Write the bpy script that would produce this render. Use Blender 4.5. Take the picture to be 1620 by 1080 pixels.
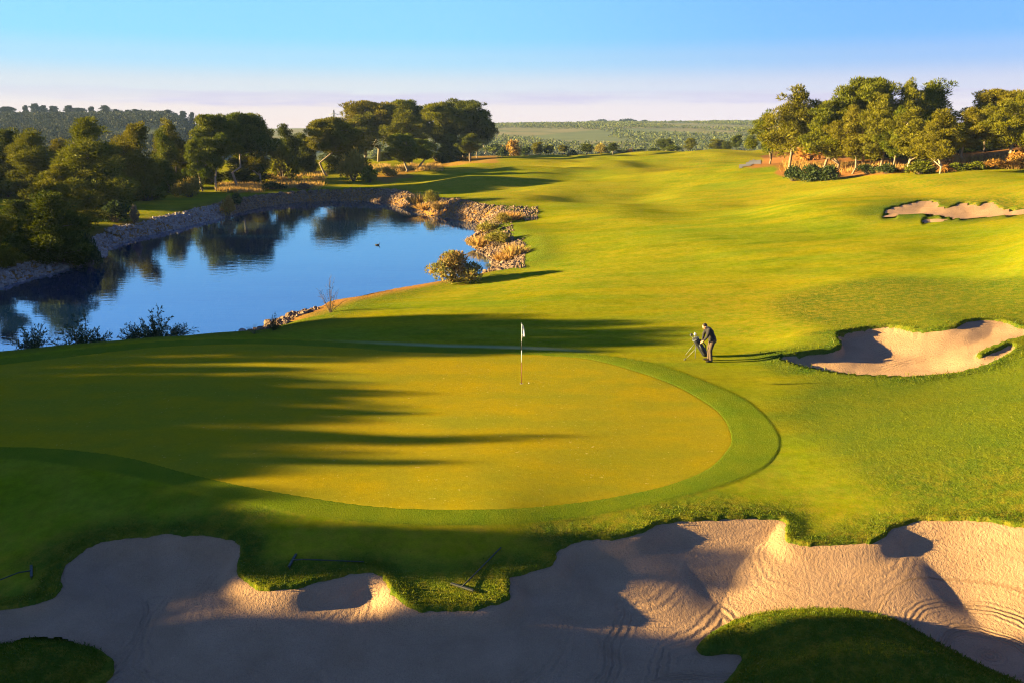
import bpy, math, random
import numpy as np
from mathutils import Vector, Matrix

for o in list(bpy.data.objects):
    bpy.data.objects.remove(o, do_unlink=True)
scn = bpy.context.scene
COL = scn.collection

# ------------------------------------------------------------------ camera, sky, sun, exposure
FPX = 1350.0                      # focal length in photo pixels (photo is 1620 wide)
CAM_H = 9.2
PITCH = math.atan((540 - 205) / FPX)
cam_d = bpy.data.cameras.new("camera")
cam_d.sensor_width = 36.0
cam_d.lens = 36.0 * FPX / 1620.0
cam_d.clip_start = 0.1
cam_d.clip_end = 20000
cam = bpy.data.objects.new("camera", cam_d)
cam.location = (0, 0, CAM_H)
cam.rotation_euler = (math.pi / 2 - PITCH, 0, 0)
COL.objects.link(cam)
scn.camera = cam

SUN_EL = math.radians(11.0)
SUN_AZ = math.radians(-90.0)      # sun stands on the left (-X)
world = bpy.data.worlds.new("World")
scn.world = world
world.use_nodes = True
SKY_STRENGTH = 0.05
SUN_STRENGTH = 5.0
SUN_COLOR = (1.0, 0.75, 0.29)
EXPOSURE = 2.95
HAZE_DENSITY = 0.00008


def world_nodes():
    nt = world.node_tree
    nt.nodes.clear()
    N = nt.nodes.new
    out = N("ShaderNodeOutputWorld")
    bg = N("ShaderNodeBackground")
    sky = N("ShaderNodeTexSky")
    sky.sky_type = 'NISHITA'
    sky.sun_disc = False
    sky.sun_elevation = SUN_EL
    sky.sun_rotation = SUN_AZ
    sky.altitude = 0
    sky.air_density = 1.0
    sky.dust_density = 0.6
    sky.ozone_density = 3.0
    hsv = N("ShaderNodeHueSaturation")
    hsv.inputs['Saturation'].default_value = 1.1
    nt.links.new(sky.outputs[0], hsv.inputs['Color'])
    tint = N("ShaderNodeMix")
    tint.data_type = 'RGBA'
    tint.blend_type = 'MULTIPLY'
    tint.inputs['Factor'].default_value = 1.0
    nt.links.new(hsv.outputs[0], tint.inputs['A'])
    tint.inputs['B'].default_value = (0.38, 0.52, 0.82, 1)
    # low band of morning cloud near the horizon (direction based)
    tc = N("ShaderNodeTexCoord")
    sep = N("ShaderNodeSeparateXYZ")
    nt.links.new(tc.outputs['Generated'], sep.inputs[0])
    mp = N("ShaderNodeMapping")
    mp.inputs['Scale'].default_value = (2.2, 2.2, 26.0)
    nt.links.new(tc.outputs['Generated'], mp.inputs[0])
    nz = N("ShaderNodeTexNoise")
    nz.inputs['Scale'].default_value = 2.4
    nz.inputs['Detail'].default_value = 6
    nz.inputs['Roughness'].default_value = 0.6
    nt.links.new(mp.outputs[0], nz.inputs['Vector'])

    def math_(op, a, b=None, clamp=False):
        m = N("ShaderNodeMath")
        m.operation = op
        m.use_clamp = clamp
        for i, v in enumerate((a, b)):
            if v is None:
                continue
            if isinstance(v, (int, float)):
                m.inputs[i].default_value = v
            else:
                nt.links.new(v, m.inputs[i])
        return m.outputs[0]

    def ramp(src, stops, interp='EASE'):
        r = N("ShaderNodeValToRGB")
        r.color_ramp.interpolation = interp
        e = r.color_ramp.elements
        while len(e) < len(stops):
            e.new(0.5)
        for i, (p, c) in enumerate(stops):
            e[i].position = p
            e[i].color = (c, c, c, 1) if isinstance(c, (int, float)) else (*c, 1)
        nt.links.new(src, r.inputs[0])
        return r.outputs[0]
    # elevation 0..0.10 -> 0..1, warped by the noise
    el = math_('MULTIPLY', sep.outputs['Z'], 10.0)
    el2 = math_('MULTIPLY', sep.outputs['Z'], 6.2)
    warp = math_('MULTIPLY', math_('SUBTRACT', nz.outputs['Fac'], 0.5), 0.26)
    elw = math_('ADD', el, warp)
    haze_f = ramp(el, [(0.0, 0.97), (0.22, 0.90), (0.45, 0.62), (0.75, 0.22), (1.0, 0.04)])
    band = ramp(elw, [(0.22, 0.0), (0.30, 0.85), (0.37, 0.8), (0.43, 0.0)])
    mix1 = N("ShaderNodeMix")
    mix1.data_type = 'RGBA'
    nt.links.new(haze_f, mix1.inputs['Factor'])
    # pale cyan lower sky, weaker to the right (away from the sun)
    low = ramp(math_('MULTIPLY', sep.outputs['Z'], 2.6), [(0.0, 1.0), (0.34, 0.80), (0.62, 0.40), (1.0, 0.0)])
    side = ramp(math_('ADD', math_('MULTIPLY', sep.outputs['X'], 0.8), 0.5), [(0.0, 1.0), (0.5, 0.95), (1.0, 0.85)])
    mix0 = N("ShaderNodeMix")
    mix0.data_type = 'RGBA'
    nt.links.new(math_('MULTIPLY', low, side), mix0.inputs['Factor'])
    nt.links.new(tint.outputs['Result'], mix0.inputs['A'])
    cy_ = N("ShaderNodeMix")
    cy_.data_type = 'RGBA'
    nt.links.new(ramp(math_('ADD', math_('MULTIPLY', sep.outputs['X'], 1.0), 0.5), [(0.35, 0.0), (1.0, 1.0)]), cy_.inputs['Factor'])
    cy_.inputs['A'].default_value = (0.70, 1.93, 2.75, 1)
    cy_.inputs['B'].default_value = (0.34, 1.12, 2.5, 1)
    nt.links.new(cy_.outputs['Result'], mix0.inputs['B'])
    nt.links.new(mix0.outputs['Result'], mix1.inputs['A'])
    hz_ = N("ShaderNodeMix")
    hz_.data_type = 'RGBA'
    nt.links.new(ramp(math_('ADD', math_('MULTIPLY', sep.outputs['X'], 0.9), 0.5), [(0.0, 0.0), (0.25, 0.1), (0.8, 1.0)]), hz_.inputs['Factor'])
    hz_.inputs['A'].default_value = (2.5, 1.98, 1.80, 1)
    hz_.inputs['B'].default_value = (HAZE_SKY[0], HAZE_SKY[1], HAZE_SKY[2], 1)
    nt.links.new(hz_.outputs['Result'], mix1.inputs['B'])
    mix2 = N("ShaderNodeMix")
    mix2.data_type = 'RGBA'
    patch = ramp(nz.outputs['Fac'], [(0.36, 0.25), (0.62, 1.0)])
    nt.links.new(math_('MULTIPLY', band, patch), mix2.inputs['Factor'])
    nt.links.new(mix1.outputs['Result'], mix2.inputs['A'])
    mix2.inputs['B'].default_value = (CLOUD_SKY[0], CLOUD_SKY[1], CLOUD_SKY[2], 1)
    nt.links.new(mix2.outputs['Result'], bg.inputs['Color'])
    bg.inputs['Strength'].default_value = SKY_STRENGTH
    nt.links.new(bg.outputs[0], out.inputs['Surface'])


HAZE_SKY = (2.35, 1.98, 2.05)
CLOUD_SKY = (1.6, 1.45, 2.05)
world_nodes()

sun_d = bpy.data.lights.new("sun", 'SUN')
sun_d.energy = SUN_STRENGTH
sun_d.angle = math.radians(0.5)
sun_d.color = SUN_COLOR
sun = bpy.data.objects.new("sun", sun_d)
_sdir = Vector((math.sin(SUN_AZ) * math.cos(SUN_EL), math.cos(SUN_AZ) * math.cos(SUN_EL), math.sin(SUN_EL)))
sun.rotation_euler = _sdir.to_track_quat('Z', 'Y').to_euler()
sun.location = (-60, 0, 60)
COL.objects.link(sun)

vs = scn.view_settings
vs.view_transform = 'Standard'
vs.look = 'None'
vs.exposure = EXPOSURE
vs.gamma = 1.0
vs.use_curve_mapping = False
scn.cycles.use_denoising = True
scn.cycles.denoising_prefilter = 'NONE'
scn.cycles.pixel_filter_type = 'BLACKMAN_HARRIS'
scn.cycles.filter_width = 1.1
scn.cycles.max_bounces = 6
scn.cycles.diffuse_bounces = 3
scn.cycles.glossy_bounces = 3
scn.cycles.transmission_bounces = 3
scn.cycles.volume_bounces = 0
scn.cycles.transparent_max_bounces = 8
scn.cycles.caustics_reflective = False
scn.cycles.caustics_refractive = False

# ------------------------------------------------------------------ helpers
RNG = np.random.default_rng(7)
FWD = np.array([0, math.cos(PITCH), -math.sin(PITCH)])
UPV = np.array([0, math.sin(PITCH), math.cos(PITCH)])


def ray(px, py):
    return FWD + np.array([1.0, 0, 0]) * (px - 810) / FPX + UPV * (540 - py) / FPX


def at(px, py, z):
    d = ray(px, py)
    t = (z - CAM_H) / d[2]
    return np.array([0, 0, CAM_H]) + d * t


def at_depth(px, py, Y):
    d = ray(px, py)
    return np.array([0, 0, CAM_H]) + d * (Y / d[1])


def sstep(a, b, x):
    t = np.clip((x - a) / (b - a), 0, 1)
    return t * t * (3 - 2 * t)


def _hash(ix, iy, seed):
    n = (ix.astype(np.int64) * 374761393 + iy.astype(np.int64) * 668265263 + seed * 1442695041) & 0xFFFFFFFF
    n = ((n ^ (n >> 13)) * 1274126177) & 0xFFFFFFFF
    n = n ^ (n >> 16)
    return (n & 0xFFFF) / 65535.0 * 2 - 1


def vnoise(x, y, seed=0):
    x = np.asarray(x, float)
    y = np.asarray(y, float)
    ix = np.floor(x)
    iy = np.floor(y)
    fx = x - ix
    fy = y - iy
    u = fx * fx * fx * (fx * (fx * 6 - 15) + 10)
    v = fy * fy * fy * (fy * (fy * 6 - 15) + 10)
    a = _hash(ix, iy, seed)
    b = _hash(ix + 1, iy, seed)
    c = _hash(ix, iy + 1, seed)
    d = _hash(ix + 1, iy + 1, seed)
    return (a * (1 - u) + b * u) * (1 - v) + (c * (1 - u) + d * u) * v


def fbm(x, y, seed=0, octv=3):
    s = 0
    a = 1.0
    for i in range(octv):
        s = s + a * vnoise(x * 2 ** i + 17.3 * i, y * 2 ** i - 9.1 * i, seed + i)
        a *= 0.5
    return s


def smooth_poly(pts, n=6, closed=True):
    """Catmull-Rom through the points."""
    P = np.array(pts, float)
    m = len(P)
    out = []
    rng_ = range(m) if closed else range(m - 1)
    for i in rng_:
        if closed:
            p0, p1, p2, p3 = P[(i - 1) % m], P[i], P[(i + 1) % m], P[(i + 2) % m]
        else:
            p0, p1, p2, p3 = P[max(i - 1, 0)], P[i], P[i + 1], P[min(i + 2, m - 1)]
        for k in range(n):
            t = k / n
            out.append(0.5 * ((2 * p1) + (-p0 + p2) * t + (2 * p0 - 5 * p1 + 4 * p2 - p3) * t * t
                              + (-p0 + 3 * p1 - 3 * p2 + p3) * t ** 3))
    if not closed:
        out.append(P[-1])
    return np.array(out)


def sdf_poly(X, Y, poly, margin=6.0):
    """signed distance, negative inside; points far outside the box get `margin`."""
    X = np.asarray(X, float)
    Y = np.asarray(Y, float)
    shp = X.shape
    x = X.ravel()
    y = Y.ravel()
    res = np.full(x.shape, margin)
    lo = poly.min(0) - margin
    hi = poly.max(0) + margin
    sel = np.nonzero((x > lo[0]) & (x < hi[0]) & (y > lo[1]) & (y < hi[1]))[0]
    A = poly
    B = np.roll(poly, -1, 0)
    for c in range(0, len(sel), 20000):
        s = sel[c:c + 20000]
        px = x[s]
        py = y[s]
        best = np.full(len(s), 1e9)
        inside = np.zeros(len(s), bool)
        for a, b in zip(A, B):
            ex, ey = b - a
            L = ex * ex + ey * ey + 1e-12
            t = np.clip(((px - a[0]) * ex + (py - a[1]) * ey) / L, 0, 1)
            dx = px - a[0] - t * ex
            dy = py - a[1] - t * ey
            np.minimum(best, dx * dx + dy * dy, out=best)
            if ey != 0:
                cr = ((a[1] > py) != (b[1] > py)) & (px < ex * (py - a[1]) / ey + a[0])
                inside ^= cr
        d = np.sqrt(best)
        res[s] = np.minimum(np.where(inside, -d, d), margin)
    return res.reshape(shp)


def mesh_np(name, V, F, smooth=True, attrs=None):
    me = bpy.data.meshes.new(name)
    V = np.ascontiguousarray(V, np.float32)
    F = np.ascontiguousarray(F, np.int32)
    k = F.shape[1]
    me.vertices.add(len(V))
    me.vertices.foreach_set('co', V.ravel())
    me.loops.add(F.size)
    me.loops.foreach_set('vertex_index', F.ravel())
    me.polygons.add(len(F))
    me.polygons.foreach_set('loop_start', np.arange(0, F.size, k, dtype=np.int32))
    me.polygons.foreach_set('use_smooth', np.full(len(F), smooth, dtype=bool))
    for an, av in (attrs or {}).items():
        a = me.attributes.new(an, 'FLOAT', 'POINT')
        a.data.foreach_set('value', np.ascontiguousarray(av, np.float32))
    me.update(calc_edges=True)
    return me


def link(name, me, mat=None, parent=None):
    o = bpy.data.objects.new(name, me)
    COL.objects.link(o)
    if mat is not None:
        me.materials.clear()
        me.materials.append(mat)
    if parent is not None:
        o.parent = parent
    return o


def tag(o, label=None, cat=None, group=None, kind=None):
    if label:
        o['label'] = label
    if cat:
        o['category'] = cat
    if group:
        o['group'] = group
    if kind:
        o['kind'] = kind
    return o


def thing(name, loc, label, cat, group=None, rz=0.0):
    o = bpy.data.objects.new(name, None)
    o.empty_display_size = 0.2
    COL.objects.link(o)
    o.location = [float(v) for v in loc]
    o.rotation_euler = (0, 0, rz)
    return tag(o, label, cat, group)


class MB:
    """collects tubes, boxes, blobs into one mesh"""
    def __init__(self):
        self.v = []
        self.f = []
        self.n = 0

    def add(self, V, F):
        self.v.append(np.asarray(V, float))
        self.f += [tuple(int(i) + self.n for i in f) for f in F]
        self.n += len(V)
        return self

    def tube(self, pts, rad, sides=8, cap=True):
        P = np.array(pts, float)
        R = np.array(rad, float) if np.ndim(rad) else np.full(len(P), float(rad))
        V = []
        F = []
        prev = None
        for i in range(len(P)):
            t = P[min(i + 1, len(P) - 1)] - P[max(i - 1, 0)]
            t = t / (np.linalg.norm(t) + 1e-9)
            if prev is None:
                ref = np.array([0, 0, 1.0]) if abs(t[2]) < 0.9 else np.array([1.0, 0, 0])
                a = np.cross(t, ref)
            else:
                a = prev - t * np.dot(prev, t)
            a = a / (np.linalg.norm(a) + 1e-9)
            prev = a
            b = np.cross(t, a)
            for s in range(sides):
                an = 2 * math.pi * s / sides
                V.append(P[i] + R[i] * (math.cos(an) * a + math.sin(an) * b))
        for i in range(len(P) - 1):
            for s in range(sides):
                s2 = (s + 1) % sides
                F.append((i * sides + s, i * sides + s2, (i + 1) * sides + s2, (i + 1) * sides + s))
        if cap:
            F.append(tuple(range(sides - 1, -1, -1)))
            F.append(tuple((len(P) - 1) * sides + s for s in range(sides)))
        return self.add(V, F)

    def ell(self, c, r, rot=None, nu=12, nv=8, fn=None):
        V = [np.array([0, 0, 1.0])]
        for j in range(1, nv):
            th = math.pi * j / nv
            for i in range(nu):
                ph = 2 * math.pi * i / nu
                V.append(np.array([math.sin(th) * math.cos(ph), math.sin(th) * math.sin(ph), math.cos(th)]))
        V.append(np.array([0, 0, -1.0]))
        V = np.array(V)
        if fn is not None:
            V = fn(V)
        V = V * np.array(r)
        if rot is not None:
            V = V @ np.array(rot).T
        V = V + np.array(c)
        F = [(0, 1 + i, 1 + (i + 1) % nu) for i in range(nu)]
        for j in range(nv - 2):
            for i in range(nu):
                a = 1 + j * nu + i
                b = 1 + j * nu + (i + 1) % nu
                F.append((a, a + nu, b + nu, b))
        last = len(V) - 1
        F += [(last, 1 + (nv - 2) * nu + (i + 1) % nu, 1 + (nv - 2) * nu + i) for i in range(nu)]
        return self.add(V, F)

    def box(self, c, s, rot=None):
        V = np.array([[x, y, z] for x in (-.5, .5) for y in (-.5, .5) for z in (-.5, .5)]) * np.array(s)
        if rot is not None:
            V = V @ np.array(rot).T
        return self.add(V + np.array(c), [(0, 1, 3, 2), (4, 6, 7, 5), (0, 4, 5, 1), (2, 3, 7, 6), (0, 2, 6, 4), (1, 5, 7, 3)])

    def build(self, name, mat, parent=None, smooth=True, bevel=0):
        me = bpy.data.meshes.new(name)
        me.from_pydata(np.concatenate(self.v).tolist(), [], self.f)
        me.polygons.foreach_set('use_smooth', np.full(len(me.polygons), smooth, dtype=bool))
        me.update()
        o = link(name, me, mat, parent)
        if bevel:
            b = o.modifiers.new('bevel', 'BEVEL')
            b.width = bevel
            b.segments = 2
        return o


# ------------------------------------------------------------------ materials
class NT:
    def __init__(self, name):
        self.m = bpy.data.materials.new(name)
        self.m.use_nodes = True
        self.t = self.m.node_tree
        self.t.nodes.clear()
        self.out = self.t.nodes.new('ShaderNodeOutputMaterial')

    def n(self, typ, **kw):
        nd = self.t.nodes.new(typ)
        for k, v in kw.items():
            setattr(nd, k, v)
        return nd

    def set(self, sock, v):
        if isinstance(v, bpy.types.NodeSocket):
            self.t.links.new(v, sock)
        elif isinstance(v, (tuple, list)) and sock.type == 'RGBA' and len(v) == 3:
            sock.default_value = (*v, 1)
        else:
            sock.default_value = v

    def attr(self, name):
        return self.n('ShaderNodeAttribute', attribute_name=name).outputs['Fac']

    def math(self, op, a, b=None, clamp=False):
        m = self.n('ShaderNodeMath', operation=op, use_clamp=clamp)
        self.set(m.inputs[0], a)
        if b is not None:
            self.set(m.inputs[1], b)
        return m.outputs[0]

    def mix(self, f, a, b, typ='RGBA', blend='MIX'):
        m = self.n('ShaderNodeMix', data_type=typ)
        if typ == 'RGBA':
            m.blend_type = blend
            ins = [s for s in m.inputs if s.type == 'RGBA']
            outp = [s for s in m.outputs if s.type == 'RGBA'][0]
        else:
            ins = [m.inputs[2], m.inputs[3]]
            outp = m.outputs[0]
        self.set(m.inputs[0], f)
        self.set(ins[0], a)
        self.set(ins[1], b)
        return outp

    def coord(self, kind='Object', scale=None):
        c = self.n('ShaderNodeTexCoord').outputs[kind]
        if scale is not None:
            mp = self.n('ShaderNodeMapping')
            mp.inputs['Scale'].default_value = scale
            self.t.links.new(c, mp.inputs[0])
            c = mp.outputs[0]
        return c

    def noise(self, vec, scale, detail=3, rough=0.55, dist=0.0):
        nd = self.n('ShaderNodeTexNoise')
        self.set(nd.inputs['Vector'], vec)
        nd.inputs['Scale'].default_value = scale
        nd.inputs['Detail'].default_value = detail
        nd.inputs['Roughness'].default_value = rough
        nd.inputs['Distortion'].default_value = dist
        return nd.outputs['Fac']

    def ramp(self, f, lo, hi):
        r = self.n('ShaderNodeMapRange')
        self.set(r.inputs['Value'], f)
        r.inputs['From Min'].default_value = lo
        r.inputs['From Max'].default_value = hi
        return r.outputs[0]

    def bump(self, h, dist, strength=1.0, normal=None):
        b = self.n('ShaderNodeBump')
        self.set(b.inputs['Height'], h)
        self.set(b.inputs['Distance'], dist)
        b.inputs['Strength'].default_value = strength
        if normal is not None:
            self.set(b.inputs['Normal'], normal)
        return b.outputs[0]

    def bsdf(self, color, rough=0.8, normal=None, spec=0.3, **kw):
        p = self.n('ShaderNodeBsdfPrincipled')
        self.set(p.inputs['Base Color'], color)
        self.set(p.inputs['Roughness'], rough)
        p.inputs['Specular IOR Level'].default_value = spec
        if normal is not None:
            self.set(p.inputs['Normal'], normal)
        for k, v in kw.items():
            self.set(p.inputs[k], v)
        self.t.links.new(p.outputs[0], self.out.inputs['Surface'])
        return p


def simple_mat(name, c1, c2=None, scale=20, rough=0.7, bump=0.0, spec=0.3, metallic=0.0):
    t = NT(name)
    co = t.coord()
    f = t.noise(co, scale, 3)
    col = t.mix(f, c1, c2 if c2 else tuple(x * 0.75 for x in c1))
    nm = t.bump(f, bump) if bump else None
    t.bsdf(col, rough, nm, spec, Metallic=metallic)
    return t.m


def leaf_mat(name, c1, c2, c3=None, transl=0.22):
    """foliage: colour varies by clump (attribute 'tint') and by tree (object random)"""
    t = NT(name)
    f = t.attr('tint')
    col = t.mix(f, c1, c2)
    rnd = t.n('ShaderNodeObjectInfo').outputs['Random']
    if c3:
        col = t.mix(t.math('MULTIPLY', rnd, 0.6), col, c3)
    d = t.n('ShaderNodeBsdfDiffuse')
    t.set(d.inputs['Color'], col)
    tr = t.n('ShaderNodeBsdfTranslucent')
    t.set(tr.inputs['Color'], col)
    g = t.n('ShaderNodeBsdfGlossy')
    g.inputs['Roughness'].default_value = 0.5
    g.inputs['Color'].default_value = (1, 1, 1, 1)
    ms = t.n('ShaderNodeMixShader')
    ms.inputs[0].default_value = transl
    t.t.links.new(d.outputs[0], ms.inputs[1])
    t.t.links.new(tr.outputs[0], ms.inputs[2])
    m2 = t.n('ShaderNodeMixShader')
    m2.inputs[0].default_value = 0.006
    t.t.links.new(ms.outputs[0], m2.inputs[1])
    t.t.links.new(g.outputs[0], m2.inputs[2])
    t.t.links.new(m2.outputs[0], t.out.inputs['Surface'])
    return t.m


def grass_mat(name, mode):
    t = NT(name)
    co = t.coord()
    big = t.noise(co, 0.09, 4, 0.55)
    mid = t.noise(co, 0.9, 4, 0.6)
    fine = t.noise(co, 22.0, 3, 0.7)
    tiny = t.noise(co, 70.0, 2, 0.7)
    if mode == 'green':
        col = t.mix(t.ramp(big, 0.35, 0.65), (0.300, 0.214, 0.009), (0.245, 0.206, 0.009))
        col = t.mix(t.ramp(mid, 0.4, 0.7), col, (0.315, 0.225, 0.004))
        col = t.mix(t.math('MULTIPLY', t.ramp(t.noise(t.coord('Object', (0.18, 0.6, 1)), 1.0, 4, .6), .42, .66), .6), col, (0.175, 0.190, 0.013))
        g2 = t.noise(co, 7.0, 4, 0.7)
        col = t.mix(t.ramp(g2, 0.3, 0.7), t.mix(0.80, (0, 0.01, 0), col), col)
        col = t.mix(t.ramp(fine, 0.3, 0.75), t.mix(0.85, (0, 0, 0), col), col)
        # pale speckles: worm casts, dew, pitch marks
        sp = t.noise(co, 9.0, 2, 0.5)
        col = t.mix(t.ramp(sp, 0.69, 0.75), col, (0.36, 0.29, 0.08))
        nm = t.bump(t.math('ADD', fine, tiny), 0.004)
        t.bsdf(col, 0.95, nm, 0.0)
        return t.m
    rough = t.attr('rough')
    collar = t.attr('collar')
    soil = t.attr('soil')
    dry = t.attr('dry')
    dew = t.attr('dew')
    fair = t.mix(t.ramp(big, 0.35, 0.65), (0.142, 0.190, 0.013), (0.220, 0.200, 0.012))
    fair = t.mix(t.ramp(mid, 0.35, 0.75), fair, (0.120, 0.165, 0.001))
    st = t.noise(t.coord('Object', (0.05, 0.5, 1.0)), 1.0, 4, 0.6)
    fair = t.mix(t.math('MULTIPLY', t.ramp(st, 0.40, 0.66), 0.55), fair, (0.300, 0.210, 0.002))
    st2 = t.noise(t.coord('Object', (0.22, 0.42, 1.0)), 1.0, 5, 0.65)
    fair = t.mix(t.math('MULTIPLY', t.ramp(st2, 0.50, 0.72), 0.6), fair, (0.060, 0.115, 0.002))
    gr = t.noise(co, 3.2, 4, 0.7)
    fair = t.mix(t.ramp(gr, 0.34, 0.60), t.mix(0.72, (0.02, 0.03, 0), fair), fair)
    rg = t.mix(t.ramp(mid, 0.3, 0.7), (0.040, 0.082, 0.010), (0.100, 0.112, 0.010))
    col = t.mix(rough, fair, rg)
    col = t.mix(collar, col, t.mix(t.ramp(mid, 0.3, 0.7), (0.082, 0.124, 0.007), (0.132, 0.150, 0.007)))
    col = t.mix(t.math('MULTIPLY', t.ramp(t.noise(co, 3.0, 4, 0.65), 0.45, 0.62), dry), col, (0.30, 0.19, 0.02))
    dark = t.mix(t.math('ADD', 0.25, t.math('MULTIPLY', rough, 0.35)), col, (0.03, 0.045, 0.004))
    col = t.mix(t.ramp(fine, 0.30, 0.62), dark, col)
    sl = t.mix(t.noise(co, 1.4, 4, 0.6), (0.32, 0.125, 0.04), (0.15, 0.085, 0.03))
    col = t.mix(soil, col, sl)
    col = t.mix(t.math('MULTIPLY', dew, 0.6), col, (0.20, 0.24, 0.16))
    amt = t.math('ADD', t.math('ADD', 0.008, t.math('MULTIPLY', collar, 0.014)), t.math('MULTIPLY', rough, 0.03))
    nm = t.bump(fine, amt)
    nm = t.bump(t.noise(co, 5.0, 3, 0.6), t.math('MULTIPLY', rough, 0.06), 1.0, nm)
    t.bsdf(col, 0.95, nm, 0.0)
    return t.m


def sand_mat():
    t = NT('sand')
    co = t.coord()
    rk = t.attr('rake')
    rw = t.attr('rakew')
    n1 = t.noise(co, 1.2, 4, 0.6)
    n2 = t.noise(co, 14.0, 3, 0.65)
    n3 = t.noise(co, 45.0, 2, 0.7)
    col = t.mix(t.ramp(n1, 0.3, 0.7), (0.295, 0.178, 0.105), (0.360, 0.222, 0.135))
    col = t.mix(t.ramp(n3, 0.35, 0.7), t.mix(0.8, (0, 0, 0), col), col)
    wob = t.math('ADD', rk, t.math('MULTIPLY', t.noise(co, 2.0, 2, 0.5), 0.16))
    s = t.math('SINE', t.math('MULTIPLY', wob, 2 * math.pi / 0.11))
    s2 = t.math('SINE', t.math('MULTIPLY', wob, 2 * math.pi / 0.73))
    s = t.math('MULTIPLY', s, t.math('MULTIPLY', rw, t.ramp(s2, -0.8, 0.9)))
    h = t.math('ADD', t.math('MULTIPLY', s, 0.85), t.math('MULTIPLY', n2, 1.5))
    nm = t.bump(h, 0.030)
    nm = t.bump(n3, 0.016, 1.0, nm)
    t.bsdf(col, 0.95, nm, 0.05)
    return t.m


def water_mat():
    t = NT('water')
    co = t.coord('Object', (1.0, 2.4, 1.0))
    n = t.noise(co, 1.0, 3, 0.5)
    n2 = t.noise(co, 0.22, 2, 0.5)
    # shading normal tilted towards the near shore, added to shorten the reflections
    lean = t.n('ShaderNodeCombineXYZ')
    lean.inputs[0].default_value = 0.0
    lean.inputs[1].default_value = -0.016
    lean.inputs[2].default_value = 1.0
    nm = t.bump(t.math('ADD', n, n2), 0.006, 1.0, lean.outputs[0])
    d = t.n('ShaderNodeBsdfDiffuse')
    d.inputs['Color'].default_value = (0.004, 0.022, 0.075, 1)
    g = t.n('ShaderNodeBsdfGlossy')
    g.inputs['Color'].default_value = (0.72, 0.84, 1.0, 1)
    g.inputs['Roughness'].default_value = 0.012
    t.set(g.inputs['Normal'], nm)
    fr = t.n('ShaderNodeFresnel')
    fr.inputs['IOR'].default_value = 3.2
    t.set(fr.inputs['Normal'], nm)
    ms = t.n('ShaderNodeMixShader')
    t.set(ms.inputs[0], t.math('ADD', fr.outputs[0], 0.22, True))
    t.t.links.new(d.outputs[0], ms.inputs[1])
    t.t.links.new(g.outputs[0], ms.inputs[2])
    t.t.links.new(ms.outputs[0], t.out.inputs['Surface'])
    return t.m


M_ground = grass_mat('fairway_grass', 'ground')
M_green = grass_mat('green_grass', 'green')
M_sand = sand_mat()
M_water = water_mat()

# ------------------------------------------------------------------ terrain
CTRL = [  # photo pixel, height above the green: where the real ground was judged to lie
    (810, 1080, -.75), (0, 1080, -.75), (1620, 1080, -.6), (-500, 1080, -.7), (2100, 1080, -.4),
    (0, 945, -.95), (-200, 960, -.95), (60, 905, -.72), (300, 845, -.4), (460, 930, -.6), (700, 960, -.75), (880, 870, -.5), (1120, 816, -.2),
    (1300, 860, -.35), (1620, 830, .15), (1260, 970, -.5), (60, 1015, -.6),
    (0, 700, .05), (400, 780, 0), (800, 805, -.08), (1155, 690, 0), (1000, 586, .05), (700, 556, 0), (400, 543, .05),
    (0, 575, .05), (-300, 640, .1), (600, 680, .03), (-600, 800, .1),
    (1233, 700, 0), (1400, 650, .35), (1620, 650, 1.0), (1620, 740, .6), (1400, 750, .15), (1950, 650, 1.8),
    (1230, 565, .1), (1350, 596, .15), (1500, 593, .35), (1620, 555, .9),
    (1330, 525, .55), (1450, 515, .9), (1600, 505, 1.25), (1850, 500, 2.0),
    (1400, 440, 1.1), (1620, 432, 1.9), (1250, 470, .45), (1950, 430, 3.0),
    (1100, 500, .1), (900, 520, -.1), (700, 490, -.3), (560, 490, -.6), (480, 510, -.5),
    (900, 450, 0), (780, 440, -.8), (690, 460, -1.0),
    (870, 400, -.3), (1000, 400, .2), (1200, 400, .6), (1400, 390, 1.5), (1620, 380, 2.4),
    (860, 340, -.3), (1000, 345, .2), (1200, 340, 1.0), (1400, 345, 1.9), (1620, 340, 2.8),
    (1500, 310, 2.9), (1620, 300, 3.8), (1400, 295, 2.9), (1250, 290, 2.0), (1700, 330, 3.4),
    (1100, 300, 1.0), (950, 300, .4), (800, 315, -.2), (700, 300, 0), (600, 303, -.1),
    (1300, 270, 3.3), (1450, 272, 3.9), (1620, 268, 5.0), (1900, 270, 7),
    (1180, 255, 3.2), (1150, 240, 3.4), (1050, 245, 2.2), (950, 248, 1.2), (850, 250, .9), (760, 256, 1.5),
    (700, 264, 1.4), (640, 280, .9), (560, 290, .2), (450, 298, -.1), (350, 305, -.2),
    (250, 330, -.4), (100, 380, -.4), (0, 420, -.4), (-300, 470, 0), (-700, 540, 0),
    (100, 290, .2), (-200, 310, .3), (-500, 330, .3),
]
_cp = np.array([at(*c) for c in CTRL])


def _uv(X, Y):
    Y = np.maximum(Y, 5.0)
    return X / Y, np.log(Y)


_cu, _cv = _uv(_cp[:, 0], _cp[:, 1])


def _tps_fit(u, v, z, lam=1e-3):
    n = len(u)
    r2 = (u[:, None] - u[None]) ** 2 + (v[:, None] - v[None]) ** 2
    K = 0.5 * r2 * np.log(r2 + 1e-12) + lam * np.eye(n)
    P = np.stack([np.ones(n), u, v], 1)
    A = np.zeros((n + 3, n + 3))
    A[:n, :n] = K
    A[:n, n:] = P
    A[n:, :n] = P.T
    return np.linalg.solve(A, np.concatenate([z, np.zeros(3)]))


_w = _tps_fit(_cu, _cv, _cp[:, 2])


MOUNDS = []


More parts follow.
